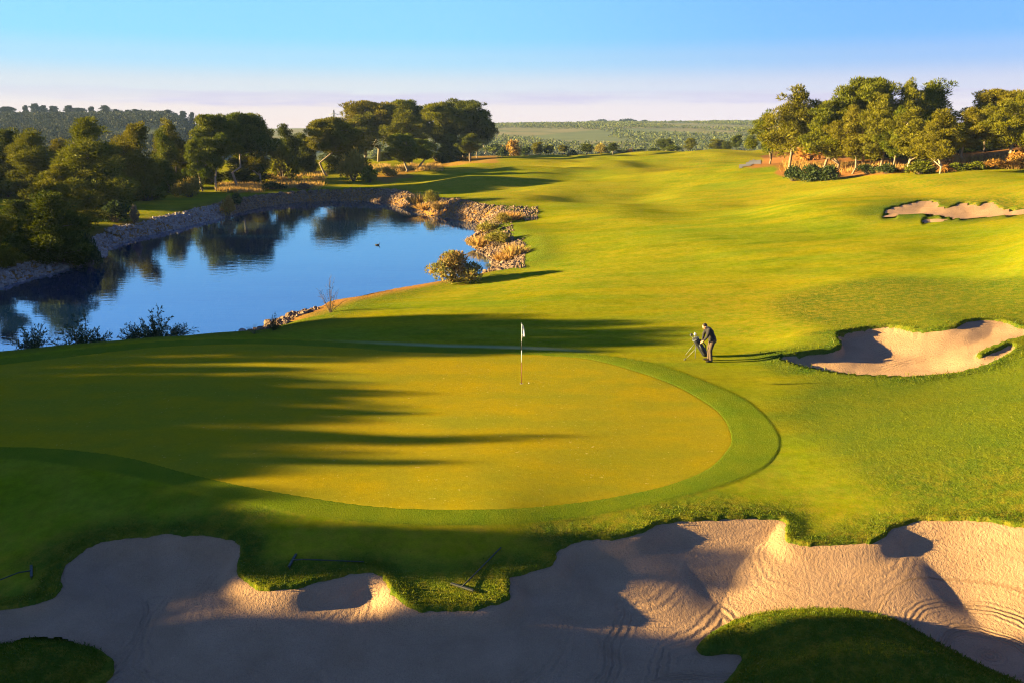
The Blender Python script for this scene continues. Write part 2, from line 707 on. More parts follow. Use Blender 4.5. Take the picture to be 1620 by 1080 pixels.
def base_z(X, Y):
    X = np.asarray(X, float)
    Y = np.asarray(Y, float)
    u, v = _uv(X, Y)
    u = np.clip(u, -1.6, 1.6)
    z = _w[-3] + _w[-2] * u + _w[-1] * v
    for i in range(len(_cu)):
        r2 = (u - _cu[i]) ** 2 + (v - _cv[i]) ** 2
        z = z + _w[i] * 0.5 * r2 * np.log(r2 + 1e-12)
    z = np.clip(z, -2.5, 9.0)
    # rolling fairway
    f = sstep(50, 95, Y) * sstep(-30, 10, X + 0.0 * Y + 0.12 * (Y - 60))
    z = z + f * (0.95 * vnoise(X / 22 + 3.1, Y / 19, 3) + 0.42 * vnoise(X / 10, Y / 8, 5) + 0.10 * vnoise(X / 4.5, Y / 4, 6))
    z = z + 0.05 * sstep(10, 30, Y) * vnoise(X / 4.0, Y / 4.0, 9) * sstep(8, 14, np.abs(X))
    for mx, my, mh, mr in MOUNDS:
        z = z + mh * np.exp(-((X - mx) / mr) ** 2 - ((Y - my) / (mr * 1.1)) ** 2)
    # the plateau ends and drops away to the valley
    z = z - np.maximum(Y - 262, 0) ** 2 / 900.0
    return z


def ground_at(px, py):
    """first hit of a photo pixel's sight line with the land"""
    d = ray(px, py)
    t = np.exp(np.linspace(math.log(8), math.log(420), 900)) / d[1]
    P = np.array([0, 0, CAM_H]) + t[:, None] * d
    g = P[:, 2] - base_z(P[:, 0], P[:, 1])
    i = np.nonzero(g < 0)[0]
    if len(i) == 0:
        return P[-1]
    i = i[0]
    if i == 0:
        return P[0]
    a = g[i - 1] / (g[i - 1] - g[i])
    return P[i - 1] * (1 - a) + P[i] * a


MOUNDS = [(*ground_at(mx, my)[:2], mh, mr) for mx, my, mh, mr in (
    (965, 345, .55, 5.5), (1120, 312, .7, 8), (900, 302, .7, 8), (1040, 286, .9, 9), (1290, 330, .5, 7), (770, 288, .55, 7), (1185, 272, .9, 9),
    (1140, 246, 1.1, 11), (960, 266, .9, 10), (1090, 392, .3, 5), (1230, 400, .35, 6), (850, 272, .8, 9))]


def gpoly(pts, n=6, smooth=True):
    P = np.array([ground_at(*p)[:2] for p in pts])
    return smooth_poly(P, n) if smooth else P


WL = -1.6
FLOOR_Z = -1.36


def fpoly(pts, n=6):
    return smooth_poly([at(x, y, FLOOR_Z + .06)[:2] for x, y in pts], n)


LAKE_PX = [(-330, 640), (-100, 588), (0, 577), (100, 567), (200, 556), (300, 545), (370, 536), (405, 527), (440, 508), (500, 485), (560, 469),
           (640, 454), (690, 445), (740, 438), (768, 433), (780, 421), (775, 406), (755, 395), (742, 384), (748, 375),
           (760, 364), (763, 354), (740, 351), (700, 344), (655, 336), (640, 331), (615, 323), (590, 319), (540, 318), (480, 320), (440, 324),
           (400, 331), (340, 347), (275, 363), (210, 378), (170, 396), (155, 412), (97, 428), (0, 454), (-100, 482),
           (-250, 530), (-380, 600)]
LAKE = smooth_poly([at(x, y, WL)[:2] for x, y in LAKE_PX], 4)
GREEN = gpoly([(0, 576), (166, 557), (283, 546.5), (415, 543.5), (560, 550), (640, 556), (798, 559), (897, 564), (944, 570), (1000, 585),
               (1065, 608), (1118, 638), (1143, 660), (1156, 690), (1150, 710), (1120, 740), (1060, 765), (980, 783), (900, 795),
               (800, 803), (700, 804), (600, 800), (500, 787), (400, 770), (300, 748), (200, 722), (100, 709), (0, 705),
               (-150, 700), (-260, 660), (-230, 605), (-110, 585)])
COLLAR = gpoly([(0, 567), (166, 548), (283, 539), (415, 536.5), (520, 541), (600, 545), (700, 549.5), (800, 552), (900, 556.5), (1000, 568),
                (1065, 584), (1118, 604), (1176, 630), (1207, 654), (1228, 680), (1234, 700), (1229, 717), (1213, 736),
                (1187, 751), (1150, 766), (1080, 786), (1000, 805), (900, 822), (800, 831), (700, 832), (600, 828), (520, 820),
                (440, 806), (350, 788), (280, 770), (200, 752), (100, 735), (0, 726), (-150, 728), (-330, 670), (-290, 600), (-130, 573)])
BUNK_N = gpoly([(-400, 975), (0, 962), (60, 952), (92, 937), (97, 905), (130, 868), (200, 850), (290, 843), (362, 850), (383, 866), (378, 900),
                (402, 924), (460, 931), (520, 915), (580, 904), (613, 918), (626, 940), (652, 958), (695, 964), (760, 961), (798, 947),
                (808, 930), (800, 908), (835, 903), (872, 893), (886, 866), (925, 853), (1000, 847), (1050, 825), (1120, 818),
                (1228, 820), (1246, 836), (1252, 856), (1312, 861), (1382, 853), (1422, 829), (1490, 821), (1560, 824), (1640, 834), (1800, 850),
                (2150, 960), (2150, 1150), (1620, 1230), (810, 1260), (0, 1240), (-400, 1200)])
ISL_L = fpoly([(-150, 1035), (0, 1020), (60, 1011), (130, 1016), (168, 1034), (176, 1054), (150, 1082), (60, 1130), (-150, 1150)])
ISL_R = fpoly([(1110, 1026), (1132, 1000), (1180, 977), (1260, 966), (1340, 969), (1420, 986), (1500, 1030), (1570, 1066), (1640, 1100), (1640, 1170), (1120, 1180), (1140, 1100), (1166, 1060),
               (1176, 1034), (1150, 1029)])
BUNK_R = gpoly([(1228, 566), (1260, 578), (1310, 588), (1370, 594), (1440, 595.5), (1500, 592), (1550, 581), (1585, 566), (1607, 552), (1600, 545), (1575, 555), (1552, 564), (1548, 559), (1570, 549),
                (1620, 533), (1700, 528), (1690, 515), (1620, 521), (1590, 511), (1558, 510), (1530, 516), (1500, 528), (1450, 528), (1412, 520), (1375, 522),
                (1345, 529), (1322, 537), (1330, 550), (1318, 560), (1285, 564)])
BUNK_F = gpoly([(1398, 335), (1430, 325), (1463, 318), (1486, 322), (1484, 328), (1502, 329), (1520, 322), (1536, 324), (1548, 326), (1562, 320.5), (1574, 323),
                (1588, 332), (1640, 331), (1640, 337), (1570, 342), (1520, 346), (1495, 342), (1465, 338.5), (1425, 340)], 4)
SLOT_A = gpoly([(1372, 341.5), (1400, 338.5), (1420, 339), (1419, 342), (1395, 343)], 4)
SLOT_B = gpoly([(1457, 350.5), (1466, 345.5), (1500, 345.5), (1512, 346.5), (1490, 348.5), (1478, 351.5)], 4)
PATH = gpoly([(1168, 262), (1180, 257.5), (1200, 253.5), (1206, 256), (1192, 260), (1180, 264)], 4)


BANKS = [(*ground_at(1285, 552)[:2], .16, 1.7), (*ground_at(1318, 533)[:2], .16, 1.9), (*ground_at(1500, 516)[:2], .22, 1.8)]


def bunker_d(X, Y):
    dn = sdf_poly(X, Y, BUNK_N, 4.0)
    dl = sdf_poly(X, Y, ISL_L, 4.0)
    dr = sdf_poly(X, Y, ISL_R, 4.0)
    jit = 0.035 * vnoise(X / .16, Y / .16, 21) + 0.05 * vnoise(X / .5, Y / .5, 22)
    dn2 = np.maximum(np.maximum(dn, -dl), -dr) + jit
    drt = sdf_poly(X, Y, BUNK_R, 4.0) + .5 * jit
    df = sdf_poly(X, Y, BUNK_F, 4.0)
    da = sdf_poly(X, Y, SLOT_A, 4.0)
    db = sdf_poly(X, Y, SLOT_B, 4.0)
    smooth_n = np.maximum(np.maximum(dn, -dl), -dr)
    bunker_d.outer = dn
    return dn2, drt, df, da, db, dl, dr, smooth_n, drt - .5 * jit


def base_detail(X, Y, dl, dr):
    """land with the two grass islands of the near bunker"""
    z = base_z(X, Y)
    z = z + bank_z(X, Y)
    zi = FLOOR_Z + .04 + np.maximum(.62 * (1 - np.exp(-np.maximum(-dl, 0) / .9)), .95 * (1 - np.exp(-np.maximum(-dr, 0) / 1.1)))
    return np.where((dl < 0.4) | (dr < 0.4), zi, z)


def bank_z(X, Y):
    """raised grassy bank on the left of the greenside bunker: it shades the left half of the sand"""
    z = 0
    for bx_, by_, bh_, br_ in BANKS:
        z = z + bh_ * np.exp(-((X - bx_) ** 2 + (Y - by_) ** 2) / br_ ** 2)
    return z


def lake_carve(z, X, Y):
    d = sdf_poly(X, Y, LAKE, 8.0) + 0.25 * vnoise(X / 1.7, Y / 1.7, 31)
    W = np.where(Y > 85, 2.6, 4.6)
    t = np.clip(d / W, 0, 1)
    t = 1 - (1 - t) ** 1.7
    zo = WL + (z - WL) * t
    return np.where(d >= 0, np.where(d < W, zo, z), WL - np.minimum(1.2, -d * 0.5)), d


def ground_z(X, Y, full=False):
    X = np.asarray(X, float)
    Y = np.asarray(Y, float)
    dn, drt, df, da, db, dl, dr, sn, sr = bunker_d(X, Y)
    b = base_detail(X, Y, dl, dr)
    dg = sdf_poly(X, Y, GREEN, 4.0)
    dc = sdf_poly(X, Y, COLLAR, 4.0)
    z = b.copy()
    z = z + 0.022 * sstep(-0.04, 0.05, -dc) * sstep(0.0, 0.6, dg)
    z = z - 0.045 * sstep(-0.03, 0.06, -dg) - 0.08 * sstep(0.06, 0.4, -dg)
    for d, dep, lip, lw in ((dn, 2.0, .06, .4), (drt, 1.6, .07, .5), (df, 1.3, .03, .6), (da, .8, .02, .4), (db, .8, .02, .4)):
        z = z + np.where(d > 0, lip * np.exp(-(d / lw) ** 2), lip) - dep * sstep(0.0, 0.30 if dep > 1.5 else 0.5, -d)
    z, dk = lake_carve(z, X, Y)
    if full:
        return z, b, dict(dn=dn, drt=drt, df=df, da=da, db=db, dl=dl, dr=dr, so=bunker_d.outer, sn=sn, sr=sr, dg=dg, dc=dc, dk=dk)
    return z


# fan-shaped sheet, finer near the camera
_ui = np.arange(-0.90, 0.9001, 0.0019)
_uo = 0.90 * np.exp(np.linspace(0.02, math.log(6.6), 44))
U = np.concatenate([-_uo[::-1], _ui, _uo])
_ys = [7.0]
while _ys[-1] < 335:
    y_ = _ys[-1]
    _ys.append(y_ + min(max(y_ * y_ / (CAM_H * FPX) * 2.3, 0.028), 1.0))
YR = np.array(_ys)
GY, GU = np.meshgrid(YR, U, indexing='ij')
GX = GU * GY
nr, nc = GX.shape
GZ, GB, D = ground_z(GX, GY, True)
_idx = np.arange(nr * nc).reshape(nr, nc)
QUADS = np.stack([_idx[:-1, :-1], _idx[:-1, 1:], _idx[1:, 1:], _idx[1:, :-1]], -1).reshape(-1, 4)

# grass kinds (ground cover, not light)
pu = GU
rough = np.zeros_like(GX)
ROUGH_R = gpoly([(1232, 470), (1400, 438), (1700, 425), (2200, 440), (2200, 800), (1640, 835), (1420, 800), (1330, 740), (1260, 690), (1215, 655), (1260, 600),
                 (1225, 560), (1300, 525), (1240, 500)], 4)
dR = sdf_poly(GX, GY, ROUGH_R, 6.0)
rough = np.maximum(rough, 0.75 * sstep(-1.0, 1.2, -dR))
for d, w in ((D['dn'], 1.0), (D['drt'], 1.2), (D['df'], 3.0)):
    rough = np.maximum(rough, sstep(w + 0.6, 0.0, d + 0.5 * vnoise(GX / .8, GY / .8, 41)))
rough = np.where((D['dl'] < 0) | (D['dr'] < 0), 1.0, rough)
rough = np.maximum(rough, 0.8 * sstep(7.0, 3.0, D['dk']) * (D['dc'] > 0.6))
rough = np.where(D['dc'] < 0, 0.0, rough)
collar = sstep(-0.02, 0.05, -D['dc'])
SOIL_P = gpoly([(1175, 262), (1215, 246), (1300, 240), (1450, 235), (1640, 225), (1900, 235), (1900, 262), (1620, 264), (1520, 267), (1450, 274), (1300, 278),
                (1240, 276), (1225, 264)], 4)
dS = sdf_poly(GX, GY, SOIL_P, 8.0) + 2.5 * vnoise(GX / 5, GY / 5, 51)
soil = sstep(0.6, -0.6, dS)
KNOLL = gpoly([(600, 268), (690, 250), (790, 246), (790, 254), (740, 258), (650, 281), (600, 292)], 4)
soil = np.maximum(soil, 0.7 * sstep(0.5, -1.5, sdf_poly(GX, GY, KNOLL, 8.0) + 2 * vnoise(GX / 4, GY / 4, 53)))
bank = sstep(4.0, 1.2, D['dk']) * (GY > 46)
soil = np.maximum(soil, 0.85 * bank * np.where((GU < -0.02) | (D['dk'] < 2.6), 1, 0) * (GY < 400))
dry = np.clip(0.15 + 0.5 * vnoise(GX / 14, GY / 14, 61) + 0.3 * sstep(60, 140, GY), 0, 1) * (1 - collar)
dew = sstep(0.5, 0.0, np.abs(D['dc'] - 0.35) / 0.9) * sstep(-0.26, -0.10, GU) * sstep(0.12, 0.02, GU) * (GY > 30)
gme = mesh_np('ground', np.stack([GX, GY, GZ], -1).reshape(-1, 3), QUADS, True,
              {'rough': rough.ravel(), 'collar': collar.ravel(), 'soil': soil.ravel(), 'dry': dry.ravel(), 'dew': dew.ravel()})
ground = tag(link('ground', gme, M_ground), 'rolling mown golf course grass from the green to the far fairway', 'ground', kind='structure')


def sheet(name, mask, Z, mat, attrs, label, cat):
    keep = mask.ravel()[QUADS].all(1)
    q = QUADS[keep]
    used, inv = np.unique(q, return_inverse=True)
    V = np.stack([GX, GY, Z], -1).reshape(-1, 3)[used]
    me = mesh_np(name, V, inv.reshape(-1, 4), True, {k: a.ravel()[used] for k, a in attrs.items()})
    return tag(link(name, me, mat), label, cat, kind='structure')


sheet('putting_green', D['dg'] < 0.3, GB - 0.004 - 0.06 * sstep(0.0, 0.25, D['dg']), M_green, {},
      'closely mown putting green with the flagstick, half in tree shade', 'putting green')

# sand
so_ = D['so']
s = sstep(0.05, 3.0, -so_)
floor = FLOOR_Z + 0.05 * vnoise(GX / 3.0, GY / 3.0, 71) * sstep(0, 1.5, np.minimum(D['dl'], D['dr'])) + 0.20 * sstep(10.0, 17.0, GX)
GB0 = base_z(GX, GY)
zs = (GB0 - 0.02 - 0.24 * sstep(0, .55, -so_)) * (1 - s) + floor * s
RC = ground_at(1575, 968)
rc = np.hypot(GX - RC[0], GY - RC[1])
ringw = sstep(2.1, 1.2, rc)
rake = np.where(rc < 2.1, rc, -D['dn'] * 0.8 + 0.12 * GY)
rake = np.where(rc < 2.2, rc, -so_ * 0.75 + 0.30 * GY + 0.08 * GX)
sheet('sand', (D['dn'] < 0.3) & (GY > 8), zs, M_sand, {'rake': rake, 'rakew': 0.25 + 0.75 * sstep(1.2, 2.4, -so_) * np.maximum(sstep(7, 3, GX), sstep(2.2, 1.6, rc))},
      'large raked foreground sand bunker with scalloped grass edges', 'sand')
XL = ground_at(1420, 560)[0]
lw_ = sstep(XL + 3.0, XL - 2.0, GX)
s = sstep(0.0, 2.0, -D['sr'])
zs = GB - 0.02 - (0.06 + 0.26 * lw_) * sstep(0, .18, -D['sr']) - (0.30 - .1 * lw_) * s + 0.015 * vnoise(GX / .4, GY / .4, 73)
sheet('sand', D['drt'] < 0.3, zs, M_sand, {'rake': np.hypot(GX - 17.5, GY - 26) * 0.6, 'rakew': sstep(1.2, 2.4, -D['drt']) * 1.0},
      'greenside sand bunker right of the green, its left half shaded', 'sand')
s = sstep(0.0, 3.0, -D['df'])
zs = GB - 0.02 - 0.05 * sstep(0, .3, -D['df']) - 0.30 * s
sheet('sand', D['df'] < 0.5, zs, M_sand, {'rake': rake, 'rakew': 0 * GX}, 'distant fairway sand bunker cut into the rising slope', 'sand')
for k, lab in (('da', 'narrow shaded sand slot left of the distant fairway bunker'), ('db', 'narrow shaded sand slot in front of the distant fairway bunker')):
    zs = GB - 0.05 - 0.35 * sstep(0, 1.2, -D[k])
    sheet('sand', D[k] < 0.5, zs, M_sand, {'rake': rake, 'rakew': 0 * GX}, lab, 'sand')

# water
_lo = LAKE.min(0) - 4
_hi = LAKE.max(0) + 4
wv = [(_lo[0], _lo[1], WL), (_hi[0], _lo[1], WL), (_hi[0], _hi[1], WL), (_lo[0], _hi[1], WL)]
wme = bpy.data.meshes.new('lake')
wme.from_pydata(wv, [], [(0, 1, 2, 3)])
tag(link('lake', wme, M_water), 'calm deep blue pond with a stony bank', 'water', kind='structure')

# cart path piece by the pines
pm = (sdf_poly(GX, GY, PATH, 6.0) < 0)
M_path = simple_mat('concrete_path', (0.13, 0.12, 0.13), (0.10, 0.095, 0.10), 2.0, 0.9, 0.01)
if pm.sum() > 8:
    sheet('path', pm, GZ + 0.06, M_path, {}, 'grey cart path curving behind the grassy hump by the pines', 'path')

# land under and behind the viewpoint
bx = np.linspace(-60, 60, 25)
by = np.linspace(-60, 7.4, 16)
BX, BY = np.meshgrid(bx, by)
bz = np.where(BY > 7, -2.5, -1.0 + 0 * BX)
bi = np.arange(BX.size).reshape(BX.shape)
bq = np.stack([bi[:-1, :-1], bi[:-1, 1:], bi[1:, 1:], bi[1:, :-1]], -1).reshape(-1, 4)
bme = mesh_np('ground', np.stack([BX, BY, bz], -1).reshape(-1, 3), bq, True,
              {'rough': np.ones(BX.size), 'collar': np.zeros(BX.size), 'soil': np.zeros(BX.size), 'dry': np.zeros(BX.size), 'dew': np.zeros(BX.size)})
tag(link('ground', bme, M_ground), 'grass below the viewpoint', 'ground', kind='structure')


# ------------------------------------------------------------------ far hills
def hill_z(X, Y):
    u = X / np.maximum(Y, 1)
    left = sstep(-0.325, -0.395, u)
    mid = sstep(-0.30, -0.10, u)
    zr = np.interp(u, [-1.2, -.45, -.36, -.30, -.2, -.05, .1, .25, .35, .55, 1.2], [9, 9, 9, 9, 11, 15, 19.5, 20.5, 19, 17, 17])
    z = -9.5 + (zr + 9.5) * sstep(480, 1500, Y) ** 0.8
    zl = -8 + 27.5 * sstep(330, 830, Y)
    z = z * (1 - left) + zl * left
    z = z + 1.1 * vnoise(X / 130, Y / 130, 81) * sstep(500, 700, Y) * (1 - left) + 2.0 * vnoise(X / 70, Y / 70, 82) * left
    z = z - 0.02 * np.maximum(Y - 1700, 0)
    return z


hu = np.arange(-1.3, 1.301, 0.006)
hy = np.arange(290, 1660, 12.0)
HY, HU = np.meshgrid(hy, hu, indexing='ij')
HX = HU * HY
HZ = hill_z(HX, HY)
hi_ = np.arange(HX.size).reshape(HX.shape)
hq = np.stack([hi_[:-1, :-1], hi_[:-1, 1:], hi_[1:, 1:], hi_[1:, :-1]], -1).reshape(-1, 4)


def hill_mat():
    t = NT('hill_land')
    co = t.coord()
    v = t.n('ShaderNodeTexVoronoi')
    t.set(v.inputs['Vector'], t.coord('Object', (0.006, 0.0035, 0.006)))
    v.inputs['Scale'].default_value = 1.0
    sepc = t.n('ShaderNodeSeparateColor')
    t.t.links.new(v.outputs['Color'], sepc.inputs[0])
    a = t.mix(t.ramp(sepc.outputs[0], 0.2, 0.8), (0.16, 0.135, 0.06), (0.10, 0.12, 0.045))
    a = t.mix(t.ramp(sepc.outputs[1], 0.75, 0.85), a, (0.26, 0.20, 0.12))
    a = t.mix(t.ramp(t.noise(co, 0.02, 4, 0.6), 0.4, 0.65), a, (0.085, 0.10, 0.04))
    wood = t.attr('wood')
    a = t.mix(wood, a, (0.035, 0.045, 0.02))
    t.bsdf(a, 0.95, None, 0.05)
    return t.m


left_w = sstep(-0.325, -0.37, HU) * (HY < 1400)
hme = mesh_np('hills', np.stack([HX, HY, HZ], -1).reshape(-1, 3), hq, True, {'wood': left_w.ravel()})
tag(link('hills', hme, hill_mat()), 'low far hills with olive groves and a wooded ridge', 'hills', kind='structure')


# ------------------------------------------------------------------ foliage
def unit(v):
    return v / (np.linalg.norm(v, axis=-1, keepdims=True) + 1e-9)


def diamonds(rng, C, Dv, L, W):
    n = len(C)
    side = unit(np.cross(Dv, unit(rng.normal(size=(n, 3)))))
    L = np.broadcast_to(L, (n,))[:, None]
    W = np.broadcast_to(W, (n,))[:, None]
    V = np.stack([C, C + Dv * L * .45 + side * W * .5, C + Dv * L, C + Dv * L * .45 - side * W * .5], 1).reshape(-1, 3)
    F = np.arange(4 * n).reshape(-1, 4)
    return V, F


def clump_leaves(rng, centers, radii, per, L, W, up=0.55, flat=0.75):
    """leaf tufts over the shells of many small clumps"""
    Cs, Ds, T, Sz = [], [], [], []
    for c, r in zip(centers, radii):
        n = max(6, int(per * r * r))
        d = unit(rng.normal(size=(n, 3)) + np.array([0, 0, .25]))
        rad = r * rng.uniform(.45, 1.0, (n, 1)) ** .5
        p = c + d * rad * np.array([1, 1, flat])
        dv = unit(d * .8 + np.array([0, 0, up]) + rng.normal(size=(n, 3)) * .45)
        Cs.append(p)
        Ds.append(dv)
        tc_ = rng.uniform(0, 1)
        T.append(np.full(n, tc_))
        Sz.append(np.ones(n))
        m = max(4, int(n * .10))                      # large core leaves added to block light inside the clump
        d = unit(rng.normal(size=(m, 3)))
        Cs.append(c + d * r * rng.uniform(.1, .55, (m, 1)))
        Ds.append(unit(rng.normal(size=(m, 3))))
        T.append(np.full(m, tc_ * .4))  # core leaves tinted darker: inner shade put into the colour
        Sz.append(np.full(m, 1.0))
        Sz[-1][:] = 0
    C = np.concatenate(Cs)
    Dv = np.concatenate(Ds)
    n = len(C)
    big = np.concatenate(Sz) == 0
    V, F = diamonds(rng, C, Dv, L * rng.uniform(.7, 1.3, n) * np.where(big, 1.5, 1), W * rng.uniform(.7, 1.3, n) * np.where(big, 3.2, 1))
    T = np.clip(np.repeat(np.concatenate(T) * .7 + rng.uniform(0, .3, n), 4), 0, 1)
    return V, F, T


def bent(rng, p0, p1, k=4, amp=0.12):
    P = np.linspace(p0, p1, k + 1)
    L = np.linalg.norm(np.array(p1) - np.array(p0))
    P[1:-1] += rng.normal(size=(k - 1, 3)) * amp * L / k
    return P


def pine_mesh(seed, style):
    """returns trunk mesh, crown mesh, nominal height 10, nominal crown width"""
    rng = np.random.default_rng(seed)
    H = 10.0
    tr = MB()
    lean = rng.normal(size=2) * (0.5 if style == 'aleppo' else 0.25)
    top = np.array([lean[0], lean[1], H * .88])
    if style == 'aleppo':
        c0, R, pw = .30, 3.0, .9
    elif style == 'umbrella':
        c0, R, pw = .48, 4.2, .45
    elif style == 'round':
        c0, R, pw = .36, 3.6, .5
    else:
        c0, R, pw = .05, 3.4, .7
    P = bent(rng, (0, 0, -.4), top, 6, .35)
    P[0] = (0, 0, -.5)
    P[1][:2] *= .6
    rads = np.linspace(.15, .045, 7) if style != 'round' else np.linspace(.24, .06, 7)
    tr.tube(P, rads, 8)
    if style == 'aleppo' and rng.random() < .45:      # forked trunk
        q = P[1] + 0
        e = np.array([rng.normal() * 1.2, rng.normal() * .8, H * .55])
        tr.tube(bent(rng, q, e, 4, .2), np.linspace(.15, .06, 5), 7)
    cent, rad = [], []
    nl = {'aleppo': 27, 'umbrella': 34, 'round': 28, 'full': 44}[style]
    ga = rng.uniform(0, 6)
    lob = rng.uniform(0, 6.28, 3)
    for i in range(nl):
        f = (i + rng.uniform(0, .8)) / nl
        hz = H * (c0 + (0.93 - c0) * f)
        an = ga + i * 2.39996 + rng.normal() * .25
        if style == 'aleppo':
            env = math.sin(math.pi * min(1, (f * .76 + .24)) ** .8) ** .75
        elif style == 'umbrella':
            env = math.sqrt(max(0, 1 - (f * .95) ** 2)) * (0.9 if f > .12 else .75)
        elif style == 'round':
            env = math.sqrt(max(.05, 1 - (2 * f - .85) ** 2 / 1.35))
        else:
            env = (1 - f) ** .55 * (1.0 if f > .15 else .85)
        env *= 1 + .22 * math.sin(2 * an + lob[0]) + .15 * math.sin(3 * an + lob[1] + 4 * f)
        ln = R * max(env, .12) * rng.uniform(.62, 1.12)
        j = min(5, int(hz / (H * .88) * 6))
        tz = (hz - .12 * ln) / (H * .88) * 6
        k0 = int(np.clip(math.floor(tz), 0, 5))
        p0 = P[k0] + (P[k0 + 1] - P[k0]) * np.clip(tz - k0, 0, 1)
        p1 = np.array([p0[0] + math.cos(an) * ln, p0[1] + math.sin(an) * ln, hz + rng.normal() * .2])
        if i % 2 == 0:
            tr.tube(bent(rng, p0 - (0, 0, .1 * ln), p0 + (p1 - p0) * .85, 3, .15), np.linspace(.06, .02, 4), 5)
        r1 = rng.uniform(.55, .92) * (1.0 if style in ('full', 'umbrella') else .85)
        cent.append(p1 - (p1 - p0) / max(ln, .1) * r1 * .6)
        rad.append(r1)
        if ln > 1.6:
            for q in (.62, .34):
                cent.append(p0 + (p1 - p0) * q + rng.normal(size=3) * .3)
                rad.append(rng.uniform(.6, .9))
    for _ in range(9):
        dx, dy = rng.normal(size=2) * (.6 if style in ('aleppo', 'full') else .9)
        cent.append(top + np.array([dx, dy, rng.uniform(.1, 1.5) - .6 * math.hypot(dx, dy) if style in ('aleppo', 'full') else rng.uniform(0, .5)]))
        rad.append(rng.uniform(.3, .5))
    per = {'aleppo': 500, 'umbrella': 540, 'round': 560, 'full': 480}[style]
    fl = {'aleppo': .9, 'umbrella': .75, 'round': .85, 'full': 1.15}[style]
    V, F, T = clump_leaves(rng, cent, rad, per, .34, .065, .9, fl)
    zmax = np.percentile(V[:, 2], 99.7)
    wid = np.percentile(np.abs(V[:, 0]), 98.5) + np.percentile(np.abs(V[:, 1]), 98.5)
    trm = bpy.data.meshes.new('trunk')
    trm.from_pydata(np.concatenate(tr.v).tolist(), [], tr.f)
    trm.polygons.foreach_set('use_smooth', np.ones(len(trm.polygons), bool))
    crm = mesh_np('crown', V, F, False, {'tint': T})
    return trm, crm, zmax, wid


def bush_mesh(seed, leaf=(.30, .13), dens=240, spiky=0.0):
    """rounded shrub, nominal 2 m tall and about 2.6 m wide, leaves to the ground"""
    rng = np.random.default_rng(seed)
    st = MB()
    cent, rad = [], []
    for i in range(22):
        an = i * 2.4 + rng.normal() * .3
        el = rng.uniform(.15, 1.5)
        ln = rng.uniform(.75, 1.25)
        p = np.array([math.cos(an) * math.cos(el) * 1.15, math.sin(an) * math.cos(el) * 1.15, .25 + math.sin(el) * 1.35]) * ln
        p[2] = max(p[2], .2)
        cent.append(p * .85)
        rad.append(rng.uniform(.32, .55))
        st.tube(bent(rng, (0, 0, -.15), p * .8, 3, .15), np.linspace(.04, .012, 4), 5)
    V, F, T = clump_leaves(rng, cent, rad, dens, leaf[0], leaf[1], up=.55 + spiky, flat=.9)
    sm = bpy.data.meshes.new('stems')
    sm.from_pydata(np.concatenate(st.v).tolist(), [], st.f)
    cm = mesh_np('foliage', V, F, False, {'tint': T})
    wid = np.percentile(np.abs(V[:, 0]), 98.5) + np.percentile(np.abs(V[:, 1]), 98.5)
    return sm, cm, np.percentile(V[:, 2], 99.5), wid


def sprig_mesh(seed, leafy=1.0, n=26, droop=0.35):
    """open feathery shrub of arching twigs, nominal 2 m tall"""
    rng = np.random.default_rng(seed)
    st = MB()
    Cs, Ds, T = [], [], []
    for i in range(n):
        an = i * 2.4 + rng.normal() * .3
        el = rng.uniform(.5, 1.5)
        ln = rng.uniform(1.2, 2.1)
        k = 7
        P = [np.array([0, 0, -.1])]
        d = np.array([math.cos(an) * math.cos(el), math.sin(an) * math.cos(el), math.sin(el)])
        for j in range(k):
            d = unit(d + np.array([math.cos(an), math.sin(an), -.6]) * droop * .12 + rng.normal(size=3) * .09)
            P.append(P[-1] + d * ln / k)
        P = np.array(P)
        st.tube(P, np.linspace(.022, .005, k + 1), 5)
        for j in range(2, k + 1):
            for _ in range(2):
                q0 = P[j]
                dd = unit(d + rng.normal(size=3) * .7)
                q1 = q0 + dd * rng.uniform(.15, .45)
                st.tube([q0, q1], [.008, .003], 4)
                m = int(9 * leafy)
                if m:
                    f = rng.uniform(.1, 1, (m, 1))
                    Cs.append(q0 + (q1 - q0) * f)
                    Ds.append(unit(dd + rng.normal(size=(m, 3)) * .6))
                    T.append(np.full(m, rng.uniform()))
    sm = bpy.data.meshes.new('stems')
    sm.from_pydata(np.concatenate(st.v).tolist(), [], st.f)
    cm = None
    if Cs:
        C = np.concatenate(Cs)
        V, F = diamonds(rng, C, np.concatenate(Ds), rng.uniform(.10, .20, len(C)), rng.uniform(.04, .07, len(C)))
        cm = mesh_np('foliage', V, F, False, {'tint': np.repeat(np.concatenate(T), 4)})
    return sm, cm, 1.75, 2.2


def tuft_mesh(seed, n=460):
    """clump of long dry grass, nominal 1 m tall, 1.2 m wide"""
    rng = np.random.default_rng(seed)
    an = rng.uniform(0, 6.28, n)
    rr = np.sqrt(rng.uniform(0, 1, n)) * .58
    C = np.stack([np.cos(an) * rr, np.sin(an) * rr, np.full(n, -.05)], 1)
    Dv = unit(np.stack([np.cos(an) * rr * .8 + rng.normal(size=n) * .38, np.sin(an) * rr * .8 + rng.normal(size=n) * .38, np.ones(n)], 1))
    V, F = diamonds(rng, C, Dv, rng.uniform(.3, 1.2, n), rng.uniform(.05, .09, n))
    return mesh_np('blades', V, F, False, {'tint': np.repeat(rng.uniform(0, 1, n), 4)}), 1.0, 1.2


